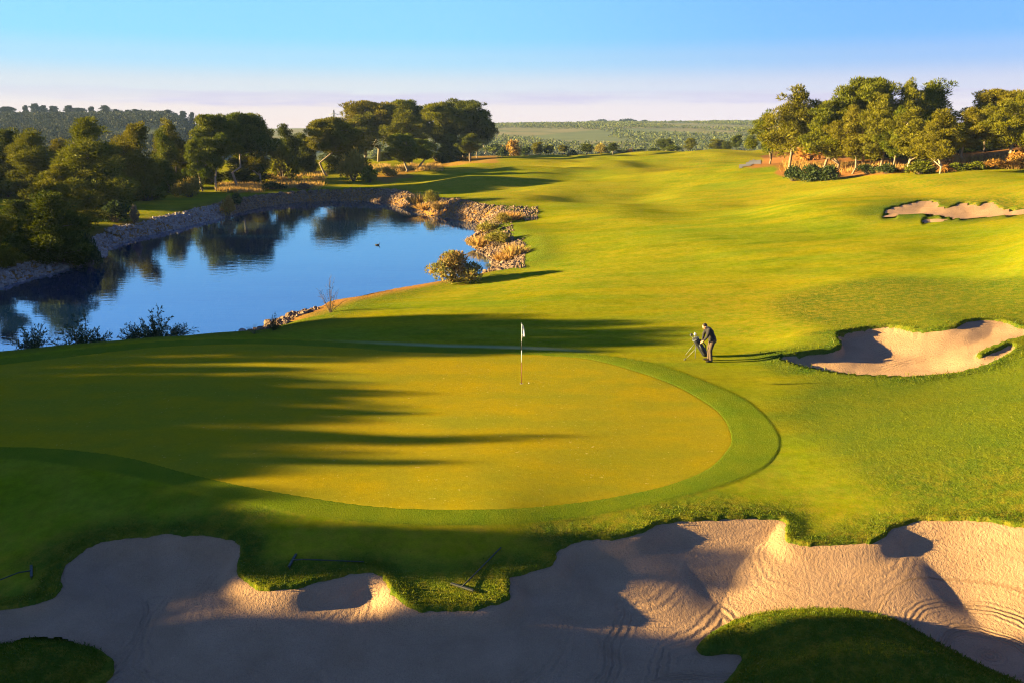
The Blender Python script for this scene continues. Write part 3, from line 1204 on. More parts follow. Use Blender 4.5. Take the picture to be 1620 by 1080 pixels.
M_bark = simple_mat('pine_bark', (0.22, 0.17, 0.13), (0.13, 0.095, 0.07), 9, 0.9, 0.02)
M_bark_pale = simple_mat('pale_bark', (0.36, 0.30, 0.24), (0.20, 0.16, 0.12), 7, 0.9, 0.02)
M_stem = simple_mat('twig', (0.10, 0.07, 0.05), (0.06, 0.045, 0.035), 12, 0.9)
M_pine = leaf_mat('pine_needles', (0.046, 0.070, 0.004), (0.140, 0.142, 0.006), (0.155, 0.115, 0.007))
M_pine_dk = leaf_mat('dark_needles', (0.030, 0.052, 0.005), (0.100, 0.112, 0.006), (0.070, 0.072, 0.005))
M_pine_lt = leaf_mat('young_needles', (0.055, 0.090, 0.006), (0.125, 0.140, 0.008), (0.10, 0.10, 0.008))
M_autumn = leaf_mat('autumn_leaves', (0.34, 0.17, 0.035), (0.26, 0.22, 0.04), (0.36, 0.13, 0.04), .35)
M_tamarisk = leaf_mat('tamarisk_leaves', (0.33, 0.17, 0.05), (0.14, 0.17, 0.045), None, .35)
M_yellow = leaf_mat('yellow_leaves', (0.24, 0.20, 0.03), (0.15, 0.15, 0.025), (0.26, 0.17, 0.03), .35)
M_gold = leaf_mat('dry_grass_blades', (0.42, 0.25, 0.07), (0.30, 0.22, 0.07), (0.36, 0.17, 0.05), .35)
M_shrub_dk = leaf_mat('shrub_leaves', (0.030, 0.050, 0.016), (0.055, 0.075, 0.022), (0.045, 0.06, 0.015))
M_olive = leaf_mat('olive_leaves', (0.060, 0.080, 0.020), (0.10, 0.105, 0.025), None)
M_wood = leaf_mat('wood_leaves', (0.012, 0.019, 0.012), (0.030, 0.032, 0.018), None)
M_bare = leaf_mat('bare_twigs', (0.22, 0.15, 0.10), (0.15, 0.12, 0.07), (0.25, 0.15, 0.09), .3)

PV = {('aleppo', i): pine_mesh(100 + i, 'aleppo') for i in range(6)}
PV.update({('umbrella', i): pine_mesh(200 + i, 'umbrella') for i in range(4)})
PV.update({('full', i): pine_mesh(300 + i, 'full') for i in range(4)})
PV.update({('round', i): pine_mesh(400 + i, 'round') for i in range(2)})
BV = [bush_mesh(500 + i) for i in range(4)]
BVF = [bush_mesh(530, (.17, .06), 900, .2)]
BVS = [bush_mesh(520 + i, (.34, .06), 330, .5) for i in range(2)]
SV = [sprig_mesh(540 + i, 1.1, 34) for i in range(2)]
SB = [sprig_mesh(550, 0.0, 14, .1)]
TV = [tuft_mesh(560 + i) for i in range(3)]
_own = {}


def mesh_with(me, mat):
    """one copy of a shared mesh per material"""
    k = (me.name, mat.name)
    if k not in _own:
        c = me if not me.materials else me.copy()
        c.materials.clear()
        c.materials.append(mat)
        _own[k] = c
    return _own[k]


def zland(X, Y):
    return float(ground_z(np.array([X]), np.array([Y]))[0])


def shore_at(px, py):
    """like ground_at, but on the finished land with its carved banks"""
    d = ray(px, py)
    t = np.linspace(40, 140, 700) / d[1]
    P = np.array([0, 0, CAM_H]) + t[:, None] * d
    g = P[:, 2] - np.maximum(ground_z(P[:, 0], P[:, 1]), WL)
    i = np.nonzero(g < 0)[0]
    return P[i[0]] if len(i) else ground_at(px, py)


def place(spec, parts, px, base, top, wpx, label, cat, name, group, rz=None, Y=None, sink=0.0, depth_scale=1.0, hill=False, bank=False):
    """stand a plant on the land where the photo shows its foot; size read off its height and width there"""
    if Y is None:
        p = shore_at(px, base) if bank else ground_at(px, base)
        X, Y = p[0], p[1]
    else:
        X = at_depth(px, 300, Y)[0]
    z = float(hill_z(np.array([X]), np.array([Y]))[0]) if hill else zland(X, Y)
    z = max(z, WL + .03) - sink
    ztop = at_depth(px, top, Y)[2]
    dist = Y / math.cos(PITCH)
    w = wpx * dist / FPX
    hnom, wnom = spec
    h = max(ztop - z, .2)
    rz = rz if rz is not None else float(RNG.uniform(0, 6.28))
    t = thing(name, (X, Y, z), label, cat, group, rz)
    sx = w / wnom
    t.scale = (sx, sx * depth_scale, h / hnom)
    for nm, me, mat in parts:
        if me is None:
            continue
        o = bpy.data.objects.new(nm, mesh_with(me, mat))
        COL.objects.link(o)
        o.parent = t
    return t


def pine(style, v, px, base, top, wpx, label, mat=None, bark=None, name='pine_tree', cat='pine tree', group=None, **kw):
    trm, crm, h, w = PV[(style, v)]
    return place((h, w), [('trunk', trm, bark or M_bark), ('crown', crm, mat or M_pine)], px, base, top, wpx, label, cat, name, group, **kw)


def bush(lst, v, px, base, top, wpx, label, mat, name='shrub', cat='shrub', group=None, **kw):
    sm, cm, h, w = lst[v]
    return place((h, w), [('stems', sm, M_stem), ('foliage', cm, mat)], px, base, top, wpx, label, cat, name, group, **kw)


# ---- right-hand pine grove
GR = 'pines of the grove right of the fairway'
for a in [
    ('aleppo', 0, 1245, 257, 137, 92, 'tall pine at the fairway end of the right grove with dark rounded top', dict(Y=128, mat=M_pine)),
    ('aleppo', 1, 1217, 260, 176, 66, 'leaning low pine at the very left of the right grove by the cart path', {}),
    ('aleppo', 2, 1252, 254, 172, 60, 'short pine just right of the twin slim trunks near the cart path', {}),
    ('aleppo', 3, 1298, 256, 158, 84, 'orange lit pine with see through crown near the left end of the right grove', dict(Y=122)),
    ('aleppo', 4, 1325, 270, 178, 78, 'pine with short forked trunk rising behind the dark hedge end', {}),
    ('umbrella', 0, 1362, 256, 124, 118, 'tallest broad pine in the middle of the right grove, crown spread wide', dict(Y=126, mat=M_pine)),
    ('aleppo', 5, 1346, 276, 168, 72, 'front pine with leaning brown trunk in the right grove', {}),
    ('aleppo', 0, 1388, 273, 150, 74, 'slim pine standing right of the leaning trunk in the grove middle', {}),
    ('aleppo', 2, 1408, 262, 128, 84, 'pointed tall pine left of the big dense crown in the right grove', dict(Y=122)),
    ('aleppo', 1, 1414, 272, 170, 62, 'small front pine under the pointed tall pine of the grove', {}),
    ('full', 0, 1458, 268, 130, 104, 'big dense conical pine with spiky top in the right grove', dict(Y=124, mat=M_pine)),
    ('aleppo', 3, 1434, 272, 172, 78, 'front pine with straight pale trunk before the dense conical pine', dict(bark=M_bark_pale)),
    ('aleppo', 4, 1487, 275, 174, 66, 'pine with pale crooked trunk at the low gap of the right grove', dict(bark=M_bark_pale)),
    ('aleppo', 5, 1528, 256, 172, 72, 'pine with curved forked trunk right of the low gap in the grove', dict(bark=M_bark_pale)),
    ('aleppo', 0, 1512, 256, 182, 58, 'low dark pine filling the dip of the grove skyline', dict(Y=126)),
    ('umbrella', 1, 1574, 252, 142, 88, 'tall dark topped pine behind near the right end of the grove', dict(Y=122)),
    ('aleppo', 2, 1591, 259, 160, 86, 'golden lit pine on the red slope near the right edge', dict(bark=M_bark_pale)),
    ('umbrella', 2, 1618, 250, 140, 80, 'orange lit pine cut by the right edge of the view', dict(Y=114)),
    ('aleppo', 1, 1632, 256, 176, 60, 'lower pine leaning in at the right edge below the orange one', {}),
    ('aleppo', 1, 1548, 258, 166, 56, 'slim pine between the curved forked trunk and the tall dark topped pine', dict(Y=118)),
    ('umbrella', 3, 1600, 252, 147, 66, 'feathery pine between the tall dark topped pine and the orange one', dict(Y=126)),
    ('aleppo', 3, 1668, 256, 150, 90, 'pine beyond the right edge of the view', {}),
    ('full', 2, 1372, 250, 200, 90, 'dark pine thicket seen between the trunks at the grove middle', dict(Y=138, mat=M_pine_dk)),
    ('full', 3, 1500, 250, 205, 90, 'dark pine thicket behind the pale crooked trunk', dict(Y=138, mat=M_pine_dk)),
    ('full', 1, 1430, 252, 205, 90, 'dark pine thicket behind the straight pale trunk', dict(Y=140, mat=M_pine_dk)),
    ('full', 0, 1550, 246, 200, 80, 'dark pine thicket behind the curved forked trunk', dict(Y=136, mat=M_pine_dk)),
]:
    pine(*a[:7], group=GR, **a[7])
HG = 'low shrubs along the foot of the right grove'
for i, (px, b, tp, w, lab) in enumerate([
    (1255, 287, 262, 34, 'dark dense shrub at the left end of the hedge before the grove'),
    (1283, 287, 261, 38, 'broad dark shrub second in the hedge before the grove'),
    (1312, 285, 262, 36, 'rounded dark shrub left of the short forked trunk'),
    (1372, 276, 260, 36, 'low green shrub between the leaning and slim trunks'),
    (1402, 275, 259, 34, 'low green shrub right of the slim trunk'),
    (1455, 276, 254, 46, 'tallest leafy shrub right of the straight pale trunk'),
    (1512, 270, 258, 30, 'greyish shrub left of the curved forked trunk'),
    (1546, 268, 256, 36, 'greyish shrub right of the curved forked trunk'),
]):
    bush(BV, i % 4, px, b, tp, w, lab, M_shrub_dk if i < 5 else M_pine_lt, group=HG)
for i, (px, b, tp, w, lab) in enumerate([
    (1283, 254, 218, 44, 'orange dry bush under the left pines of the right grove'),
    (1570, 268, 252, 40, 'orange dry brush on the slope left of the golden pine'),
    (1614, 266, 240, 40, 'orange dry brush at the foot of the right edge pines'),
    (1496, 274, 262, 24, 'orange dry tuft beside the pale crooked trunk'),
]):
    bush(BV, (i + 1) % 4, px, b, tp, w, lab, M_autumn, name='dry_bush', cat='bush', group='dry orange brush under the right grove')

# ---- trees along the left bank
GL = 'trees on the left shore of the pond'
for a in [
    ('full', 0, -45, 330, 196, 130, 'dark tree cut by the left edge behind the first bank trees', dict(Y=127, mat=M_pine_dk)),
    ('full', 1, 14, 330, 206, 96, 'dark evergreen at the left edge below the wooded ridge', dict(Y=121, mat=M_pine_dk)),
    ('full', 2, 58, 330, 208, 96, 'dark evergreen with yellow lit top second from the left edge', dict(Y=116, mat=M_pine)),
    ('full', 3, 150, 332, 189, 128, 'broad pine with sunlit left side, biggest crown of the left shore', dict(Y=109, mat=M_pine)),
    ('full', 0, 100, 332, 222, 60, 'shorter pine tucked left of the broad sunlit pine', dict(Y=131, mat=M_pine)),
    ('full', 1, 232, 322, 197, 82, 'dark pine right of the broad sunlit pine, leafy to the ground', dict(Y=119, mat=M_pine)),
    ('full', 2, 262, 318, 206, 56, 'narrow dark pine before the row of bare pale trunks', dict(Y=130)),
    ('full', 3, 98, 345, 262, 100, 'golden lit bushy pine in front of the broad sunlit pine', dict(Y=84, mat=M_pine)),
    ('full', 0, 88, 402, 306, 112, 'near black bushy pine on the bank by the stones', dict(mat=M_pine_dk)),
    ('full', 1, 34, 380, 318, 80, 'dark bushy tree between the near bank bush and the left edge', dict(mat=M_pine_dk)),
    ('full', 2, -6, 415, 322, 66, 'yellow lit bushy pine cut by the left edge near the stones', dict(mat=M_pine)),
    ('aleppo', 0, 275, 300, 190, 62, 'pine with brown leaning trunk at the start of the pale trunk row', {}),
    ('umbrella', 0, 342, 302, 182, 84, 'flat topped pine with twin pale trunks in the left shore row', dict(bark=M_bark_pale)),
    ('aleppo', 2, 322, 303, 214, 58, 'bright green low pine in front of the flat topped one', dict(mat=M_pine_lt)),
    ('umbrella', 1, 378, 298, 180, 84, 'dark flat topped pine with slim pale trunk mid row', dict(bark=M_bark_pale, mat=M_pine_dk)),
    ('umbrella', 2, 393, 286, 182, 70, 'dark pine with two white lit trunks behind the slim one', dict(bark=M_bark_pale, mat=M_pine_dk)),
    ('aleppo', 4, 412, 290, 183, 66, 'tall feathery pine at the right end of the pale trunk row', dict(bark=M_bark_pale)),
    ('full', 3, 455, 284, 198, 52, 'dark narrow pine behind the leafy shrub on the far bank', dict(Y=171, mat=M_pine_dk)),
    ('full', 0, 484, 278, 212, 52, 'dark pine left of the tree below the pylon', dict(Y=178, mat=M_pine_dk)),
    ('umbrella', 3, 522, 278, 187, 88, 'rounded pine under the distant pylon', dict(Y=163)),
    ('full', 1, 556, 278, 216, 64, 'dark pine between the pylon pine and the big clump', dict(Y=176, mat=M_pine_dk)),
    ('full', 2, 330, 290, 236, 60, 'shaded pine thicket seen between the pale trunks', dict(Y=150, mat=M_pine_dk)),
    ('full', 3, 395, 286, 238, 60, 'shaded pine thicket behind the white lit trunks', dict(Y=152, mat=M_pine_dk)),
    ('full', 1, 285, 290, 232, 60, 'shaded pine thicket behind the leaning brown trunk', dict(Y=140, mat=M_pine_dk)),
]:
    pine(*a[:7], group=GL, **a[7])

# ---- the big clump in the middle and its small round pines
GM = 'pines of the clump on the knoll'
for a in [
    ('umbrella', 1, 600, 284, 161, 104, 'big feathery pine at the left of the knoll clump', dict(Y=226, bark=M_bark_pale)),
    ('aleppo', 3, 574, 286, 180, 78, 'lower pine on the left flank of the knoll clump', dict(Y=215)),
    ('umbrella', 0, 640, 280, 159, 84, 'tall pine in the left middle of the knoll clump', dict(Y=236)),
    ('aleppo', 5, 652, 276, 174, 70, 'lit feathery pine in front of the tall knoll pines', dict(Y=206)),
    ('umbrella', 3, 694, 272, 163, 84, 'dark pine in the middle dip of the knoll clump', dict(Y=220)),
    ('umbrella', 2, 736, 268, 158, 96, 'highest dark domed pine on the right of the knoll clump', dict(Y=228, mat=M_pine_dk)),
    ('full', 2, 714, 268, 196, 60, 'dense dark pine below the domed pine', dict(Y=218, mat=M_pine_dk)),
    ('umbrella', 3, 757, 264, 180, 44, 'dark pine closing the right flank of the knoll clump', dict(Y=230, mat=M_pine_dk)),
    ('full', 0, 612, 278, 240, 40, 'dark understorey pine at the foot of the big feathery pine', dict(Y=232, mat=M_pine_dk)),
    ('full', 1, 676, 272, 240, 44, 'dark understorey pine left of the small round pines', dict(Y=230, mat=M_pine_dk)),
]:
    pine(*a[:7], group=GM, **a[7])
GS = 'small round pines before the knoll clump'
for a in [
    ('round', 0, 642, 272, 212, 50, 'bright green round pine with pale trunk at the edge of the fairway slope', {}),
    ('round', 1, 666, 268, 220, 44, 'round pine just right of the pale trunked one', {}),
    ('round', 0, 709, 257, 211, 37, 'small round pine on the knoll, left of the matching pair', {}),
    ('round', 1, 744, 256, 212, 38, 'small round pine on the knoll, right of the matching pair', {}),
    ('round', 0, 767, 245, 193, 31, 'taller dark round pine at the right end of the knoll', dict(mat=M_pine_dk)),
]:
    pine(*a[:7], group=GS, **{'mat': M_pine_lt, **a[7]})

# ---- shrubs
for a in [
    (BV, 0, 560, 287, 236, 40, 'tall yellow leaved shrub at the foot of the knoll clump', M_yellow),
    (BV, 1, 584, 289, 262, 26, 'small olive green shrub right of the tall yellow one', M_pine_lt),
    (BV, 2, 612, 279, 265, 28, 'brownish low bush under the knoll clump', M_yellow),
    (BV, 3, 301, 312, 281, 44, 'mixed yellow and green shrub at the end of the far tee lawn', M_yellow),
    (BV, 0, 361, 329, 310, 20, 'small orange bush above the stones beside the far tee lawn', M_autumn),
    (BV, 1, 374, 320, 306, 18, 'small dark bush right of the orange one above the stones', M_shrub_dk),
    (BV, 2, 447, 285, 229, 44, 'leafy grey green shrub on the far bank below the dark pines', M_pine),
    (BV, 3, 182, 352, 318, 48, 'dark shrub hiding part of the lit tee lawn strip', M_shrub_dk),
    (BV, 0, 140, 402, 370, 34, 'dark low bush leaning over the left bank stones', M_shrub_dk),
    (BV, 1, 214, 352, 325, 14, 'reddish thin bush before the lit tee lawn strip', M_bare),
    (BV, 2, 232, 318, 292, 50, 'pale tipped shrub at the back of the far tee lawn, below the dark pine', M_pine_lt),
    (BV, 3, 190, 318, 296, 40, 'shaded shrub at the back left of the far tee lawn', M_pine_dk),
    (BV, 2, 430, 300, 289, 40, 'grey green low shrub on the far bank right of the golden grass', M_shrub_dk),
    (BV, 1, 480, 300, 290, 26, 'brown low shrub at the corner of the far stone bank', M_bare),
    (BV, 0, 782, 244, 228, 30, 'rounded green bush just right of the knoll', M_pine_lt),
    (BVF, 0, 720, 446, 398, 76, 'orange and green tamarisk bush at the near water edge', M_tamarisk),
]:
    bush(a[0], a[1], a[2], a[3], a[4], a[5], a[6], a[7])
for a in [
    (SV, 0, 18, 585, 517, 42, 'dark feathery shrub at the left edge behind the green', M_shrub_dk, 38.5),
    (SV, 1, 102, 575, 507, 52, 'dark feathery shrub second from left behind the green', M_shrub_dk, 39.5),
    (SV, 0, 190, 562, 513, 34, 'left half of the wide dark shrub pair behind the green', M_shrub_dk, 40.0),
    (SV, 1, 222, 562, 494, 40, 'tallest dark feathery shrub behind the green', M_shrub_dk, 40.4),
    (SV, 0, 258, 558, 514, 34, 'rightmost dark feathery shrub behind the green', M_shrub_dk, 40.2),
]:
    bush(a[0], a[1], a[2], a[3], a[4], a[5], a[6], a[7], Y=a[8], group='dark shrubs between the green and the pond')
bush(SB, 0, 523, 492, 442, 36, 'bare leafless shrub standing at the near water edge', M_stem, name='bare_shrub')
bush(SV, 1, 434, 522, 500, 14, 'tiny leafy seedling on the stones by the near bank', M_shrub_dk, name='seedling', cat='plant')
bush(SB, 0, 402, 528, 514, 30, 'thin reddish twigs hanging over the near water edge', M_bare, name='bare_shrub')

# ---- row of far bushes where the fairway ends
GF = 'bushes and small trees at the far end of the fairway'
for i, a in enumerate([
    ('b', 796, 232, 18, M_shrub_dk, 'dark bush beside the round green bush at the fairway end'),
    ('b', 811, 222, 28, M_autumn, 'orange leaved tree in the far row of bushes'),
    ('b', 832, 231, 20, M_shrub_dk, 'grey bush right of the orange leaved tree'),
    ('r', 851, 225, 19, M_pine, 'round pine left of a close pair in the far row'),
    ('r', 866, 230, 18, M_pine_dk, 'round pine right of a close pair in the far row'),
    ('r', 889, 230, 17, M_pine, 'single round pine right of the close pair in the far row'),
    ('b', 906, 238, 16, M_shrub_dk, 'low dark bush between single round pines'),
    ('r', 926, 228, 22, M_pine_dk, 'bigger dark round pine left of the yellow bush in the far row'),
    ('b', 949, 227, 22, M_yellow, 'yellow brown bush in the middle of the far row'),
    ('r', 968, 226, 17, M_pine_dk, 'dark round pine just right of the yellow brown bush'),
    ('b', 982, 237, 18, M_shrub_dk, 'low dark bush right of the far row middle'),
    ('b', 995, 236, 12, M_autumn, 'low rusty bush between two dark bushes of the far row'),
    ('b', 1010, 236, 20, M_shrub_dk, 'low dark bush left of the bright green bush'),
    ('b', 1033, 234, 20, M_shrub_dk, 'dark bush touching the bright green bush'),
    ('r', 1050, 220, 27, M_pine_dk, 'broad pine standing behind the bright green bush'),
    ('b', 1060, 230, 28, M_pine_lt, 'bright green bush in the right half of the far row'),
    ('r', 1089, 219, 19, M_pine, 'slender round pine standing alone in a gap of the far row'),
    ('r', 1130, 221, 28, M_pine, 'wide round pine near the right end of the far row'),
    ('r', 1147, 224, 16, M_pine_dk, 'small pine right of the wide one in the far row'),
    ('r', 1162, 214, 17, M_pine_dk, 'left of two umbrella pines with bare stems near the grove'),
    ('r', 1183, 214, 17, M_pine_dk, 'right of two umbrella pines with bare stems near the grove'),
]):
    Yd = 272 + 5 * (i % 3)
    if a[0] == 'b':
        bush(BV, i % 4, a[1], 0, a[2], a[3], a[5], a[4], name='bush', cat='bush', group=GF, Y=Yd)
    else:
        pine('round', i % 2, a[1], 0, a[2], a[3], a[5], mat=a[4], group=GF, Y=Yd)

# ---- tufts of golden grass on the stones
GG = 'golden grass clumps on the stone banks'
for i, (px, b, tp, w, lab) in enumerate([
    (664, 322, 304, 26, 'golden grass clump at the left end of the stone point'),
    (682, 322, 301, 24, 'taller golden green clump beside the first on the stone point'),
    (672, 331, 321, 22, 'rusty grass clump low on the stone point by the water'),
    (695, 332, 318, 16, 'rusty upright clump right of the low one on the stone point'),
    (772, 372, 350, 32, 'tall green gold shrub at the head of the stone spit'),
    (796, 352, 337, 28, 'green gold clump where the stone swale narrows'),
    (812, 348, 334, 22, 'golden clump near the tip of the stone swale'),
    (763, 389, 372, 34, 'golden grass clump at the water tip of the stone spit'),
    (788, 391, 364, 36, 'large golden clump in the middle of the stone spit'),
    (800, 413, 398, 28, 'low golden clump among the stones below the spit'),
    (815, 404, 385, 28, 'golden orange clump at the grass side of the stone spit'),
]):
    if i in (1, 4, 5, 8):
        bush(BVS, i % 2, px, b, tp, w, lab, M_yellow, name='grass_clump', cat='grass', group=GG, bank=True)
    else:
        me, h, w0 = TV[i % 3]
        t = place((h, w0), [('blades', me, M_gold)], px, b, tp, w, lab, 'grass', 'grass_clump', GG, bank=True)
    
# dry golden grass belts on the far bank: nobody could count it
rng = np.random.default_rng(90)


def scatter_px(polys, n):
    out = []
    for (x0, y0, x1, y1) in polys:
        for _ in range(n):
            out.append(ground_at(rng.uniform(x0, x1), rng.uniform(y0, y1)))
    return np.array(out)


PD = scatter_px([(348, 294, 412, 306), (425, 276, 512, 300), (560, 262, 700, 272)], 130)
PD = np.concatenate([PD, scatter_px([(1240, 258, 1330, 272), (1330, 262, 1480, 274), (1500, 252, 1620, 268)], 45)])
Cs, Ds = [], []
for p in PD:
    n = 26
    off = rng.normal(size=(n, 2)) * .35
    z = ground_z(p[0] + off[:, 0], p[1] + off[:, 1])
    Cs.append(np.stack([p[0] + off[:, 0], p[1] + off[:, 1], z - .03], 1))
    Ds.append(unit(np.stack([off[:, 0] * .5 + rng.normal(size=n) * .2, off[:, 1] * .5 + rng.normal(size=n) * .2, np.ones(n)], 1)))
C = np.concatenate(Cs)
V, F = diamonds(rng, C, np.concatenate(Ds), rng.uniform(.4, .95, len(C)), rng.uniform(.05, .10, len(C)))
tag(link('dry_grass', mesh_np('dry_grass', V, F, False, {'tint': np.repeat(rng.uniform(0, 1, len(C)), 4)}), M_gold),
    'golden dry grass growing above the far stone bank', 'grass', kind='stuff')


# ---- stones of the banks
def rock_mesh(P, S):
    """broken angular stones, one mesh: nobody would count them"""
    base = MB().ell((0, 0, 0), (1, 1, 1), None, 6, 4)
    bv = np.concatenate(base.v)
    tri = []
    for f in base.f:
        for k in range(1, len(f) - 1):
            tri.append((f[0], f[k], f[k + 1]))
    tri = np.array(tri)
    n = len(P)
    V = bv[None] * (1 + rng.uniform(-.35, .35, (n, len(bv), 1)))
    V = V * rng.uniform(.55, 1.15, (n, 1, 3)) * S[:, None, None]
    a = rng.uniform(0, 6.28, n)
    ti = rng.normal(size=n) * .35
    ca, sa, ct, st_ = np.cos(a), np.sin(a), np.cos(ti), np.sin(ti)
    x, y, z = V[..., 0], V[..., 1], V[..., 2]
    x, z = x * ct[:, None] - z * st_[:, None], x * st_[:, None] + z * ct[:, None]
    x, y = x * ca[:, None] - y * sa[:, None], x * sa[:, None] + y * ca[:, None]
    V = np.stack([x, y, z], -1) + P[:, None, :]
    F = tri[None] + (np.arange(n) * len(bv))[:, None, None]
    tint = np.repeat(np.clip(rng.uniform(0, 1, n) + np.where((P[:, 0] < -14) & (P[:, 1] < 112), 1.3, 0), 0, 2.2), len(bv))
    return V.reshape(-1, 3), F.reshape(-1, 3), tint


def rock_mat():
    t = NT('bank_stone')
    f = t.attr('tint')
    n = t.noise(t.coord(), 3.0, 4, .6)
    col = t.mix(f, (0.105, 0.068, 0.048), (0.24, 0.165, 0.12))
    col = t.mix(t.ramp(f, 1.2, 2.0), col, (0.30, 0.26, 0.245))
    col = t.mix(t.ramp(n, .35, .7), t.mix(.65, (0.05, 0.03, 0.02), col), col)
    t.bsdf(col, .9, t.bump(n, .04), .1)
    return t.m


def lake_band(i0, i1, w0, w1, n):
    """points along part of the shore, w0..w1 metres away from the water line"""
    out = []
    k = len(LAKE)
    area = np.sum(LAKE[:, 0] * np.roll(LAKE[:, 1], -1) - np.roll(LAKE[:, 0], -1) * LAKE[:, 1])
    sg = 1.0 if area > 0 else -1.0
    for _ in range(n):
        s_ = rng.uniform(i0, i1)
        i = int(s_) % k
        f = s_ - int(s_)
        a, b = LAKE[i], LAKE[(i + 1) % k]
        tdir = unit(b - a)
        nrm = np.array([tdir[1], -tdir[0]]) * sg
        out.append(a + (b - a) * f + nrm * (w0 + (w1 - w0) * rng.uniform() ** 1.2))
    return np.array(out)


q = 4  # subdivisions per control point
bands = [lake_band(31 * q, 40 * q, -.25, 2.1, 4600), lake_band(26 * q, 33 * q, -.3, 2.7, 5200), lake_band(22 * q, 27 * q, -.3, 3.0, 3200),
         lake_band(14 * q, 22 * q, -.3, 2.6, 3200), lake_band(6 * q, 8.6 * q, -.2, 1.6, 500)]
PX = [scatter_px([(700, 325, 800, 352)], 800), scatter_px([(800, 327, 852, 349)], 420), scatter_px([(765, 374, 830, 425)], 700), scatter_px([(770, 352, 812, 374)], 220)]
XY = np.concatenate(bands + [p[:, :2] for p in PX])
gz, gb, gd = ground_z(XY[:, 0], XY[:, 1], True)
ok = (gd['dk'] > -0.45) & (gd['dc'] > .8)
XY, gz = XY[ok], gz[ok]
S = rng.uniform(.06, .15, len(XY)) * (1 + .8 * (rng.uniform(size=len(XY)) > .88))
V, F, T = rock_mesh(np.stack([XY[:, 0], XY[:, 1], gz + S * .1], 1), S)
tag(link('stone_bank', mesh_np('stone_bank', V, F, False, {'tint': T}), rock_mat()), 'broken pale stones lining the banks of the pond', 'stones', kind='stuff')


# ---- olive groves and woods on the far hills
def dots(P, size, per, L, seed, flat=.8):
    r = np.random.default_rng(seed)
    n = len(P)
    d = unit(r.normal(size=(n, per, 3)) + np.array([0, 0, .35]))
    pos = P[:, None, :] + d * (size[:, None, None] * r.uniform(.45, 1, (n, per, 1))) * np.array([1, 1, flat])
    dv = unit(d + r.normal(size=(n, per, 3)) * .5)
    C = pos.reshape(-1, 3)
    sz = np.repeat(size, per)
    V, F = diamonds(r, C, dv.reshape(-1, 3), sz * L * r.uniform(.7, 1.3, n * per), sz * L * .75)
    return V, F, np.repeat(np.repeat(r.uniform(0, 1, n), per), 4)


rr = np.random.default_rng(93)
ol = []
for yy in np.arange(560, 1480, 10.0):
    for xx in np.arange(-0.16 * yy, 0.33 * yy, 8.5):
        sx, sy = xx + .25 * yy + rr.normal() * .8, yy + rr.normal() * .8
        if vnoise(sx / 90, sy / 160, 95) < -.32:
            continue
        ol.append((sx - .25 * yy, sy))
ol = np.array(ol)
oz = hill_z(ol[:, 0], ol[:, 1])
sz = rr.uniform(1.3, 2.1, len(ol))
V, F, T = dots(np.stack([ol[:, 0], ol[:, 1], oz + 1.3], 1), sz, 14, .95, 94)
tag(link('olive_grove', mesh_np('olive_grove', V, F, False, {'tint': T}), M_olive), 'rows of olive trees covering the far hillside', 'olive grove', kind='stuff')

n = 6500
wy = rr.uniform(380, 900, n)
wx = wy * rr.uniform(-.80, -.338, n)
k_ = ~((wx / wy > -.475) & (wx / wy < -.40) & (wy > 560) & (wy < 640))
wx, wy = wx[k_], wy[k_]
sz = rr.uniform(1.9, 3.4, len(wx))
V, F, T = dots(np.stack([wx, wy, hill_z(wx, wy) + 2.6], 1), sz, 26, .50, 96)
yv = rr.uniform(440, 600, 700)
xv = yv * rr.uniform(-.16, .36, 700)
s2 = rr.uniform(1.2, 2.6, 700)
V2, F2, T2 = dots(np.stack([xv, yv, hill_z(xv, yv) + 1.6], 1), s2, 26, .55, 97)
tag(link('hill_wood', mesh_np('hill_wood', np.concatenate([V, V2]), np.concatenate([F, F2 + len(V)]), False, {'tint': np.concatenate([T, T2])}), M_wood),
    'dark wooded ridge far behind the left shore and scrub in the valley', 'wood', kind='stuff')

GH = 'trees on the far ridge'
for i, (px, tp, w, lab) in enumerate([
    (935, 191, 18, 'low tree clump at the left end of the far ridge row'), (950, 189, 20, 'broad tree second in the far ridge row'),
    (966, 191, 14, 'small tree right of the broad one on the far ridge'), (987, 188, 24, 'largest dark tree of the far ridge row'),
    (1000, 190, 14, 'tree touching the largest one on the far ridge'), (1016, 190, 14, 'single round tree past the large ones on the far ridge'),
    (1040, 193, 9, 'tiny tree in the gap of the far ridge row'), (1060, 191, 16, 'single tree in the middle of the far ridge row'),
    (1100, 192, 14, 'tree left of the right hand far ridge clump'), (1111, 193, 10, 'small tree inside the right hand far ridge clump'),
    (1126, 190, 16, 'tallest tree of the right hand far ridge clump'), (1142, 191, 12, 'last tree of the right hand far ridge clump'),
    (801, 196, 12, 'tiny tree on the far ridge just right of the knoll'), (1036, 202, 14, 'dark tree halfway up the far hillside'),
]):
    Yr = 1500 if i != 13 else 1080
    bush(BV, i % 4, px, 0, tp, w, lab, M_wood, name='ridge_tree', cat='tree', group=GH, Y=Yr, hill=True)
GLH = 'trees on the skyline of the wooded ridge'
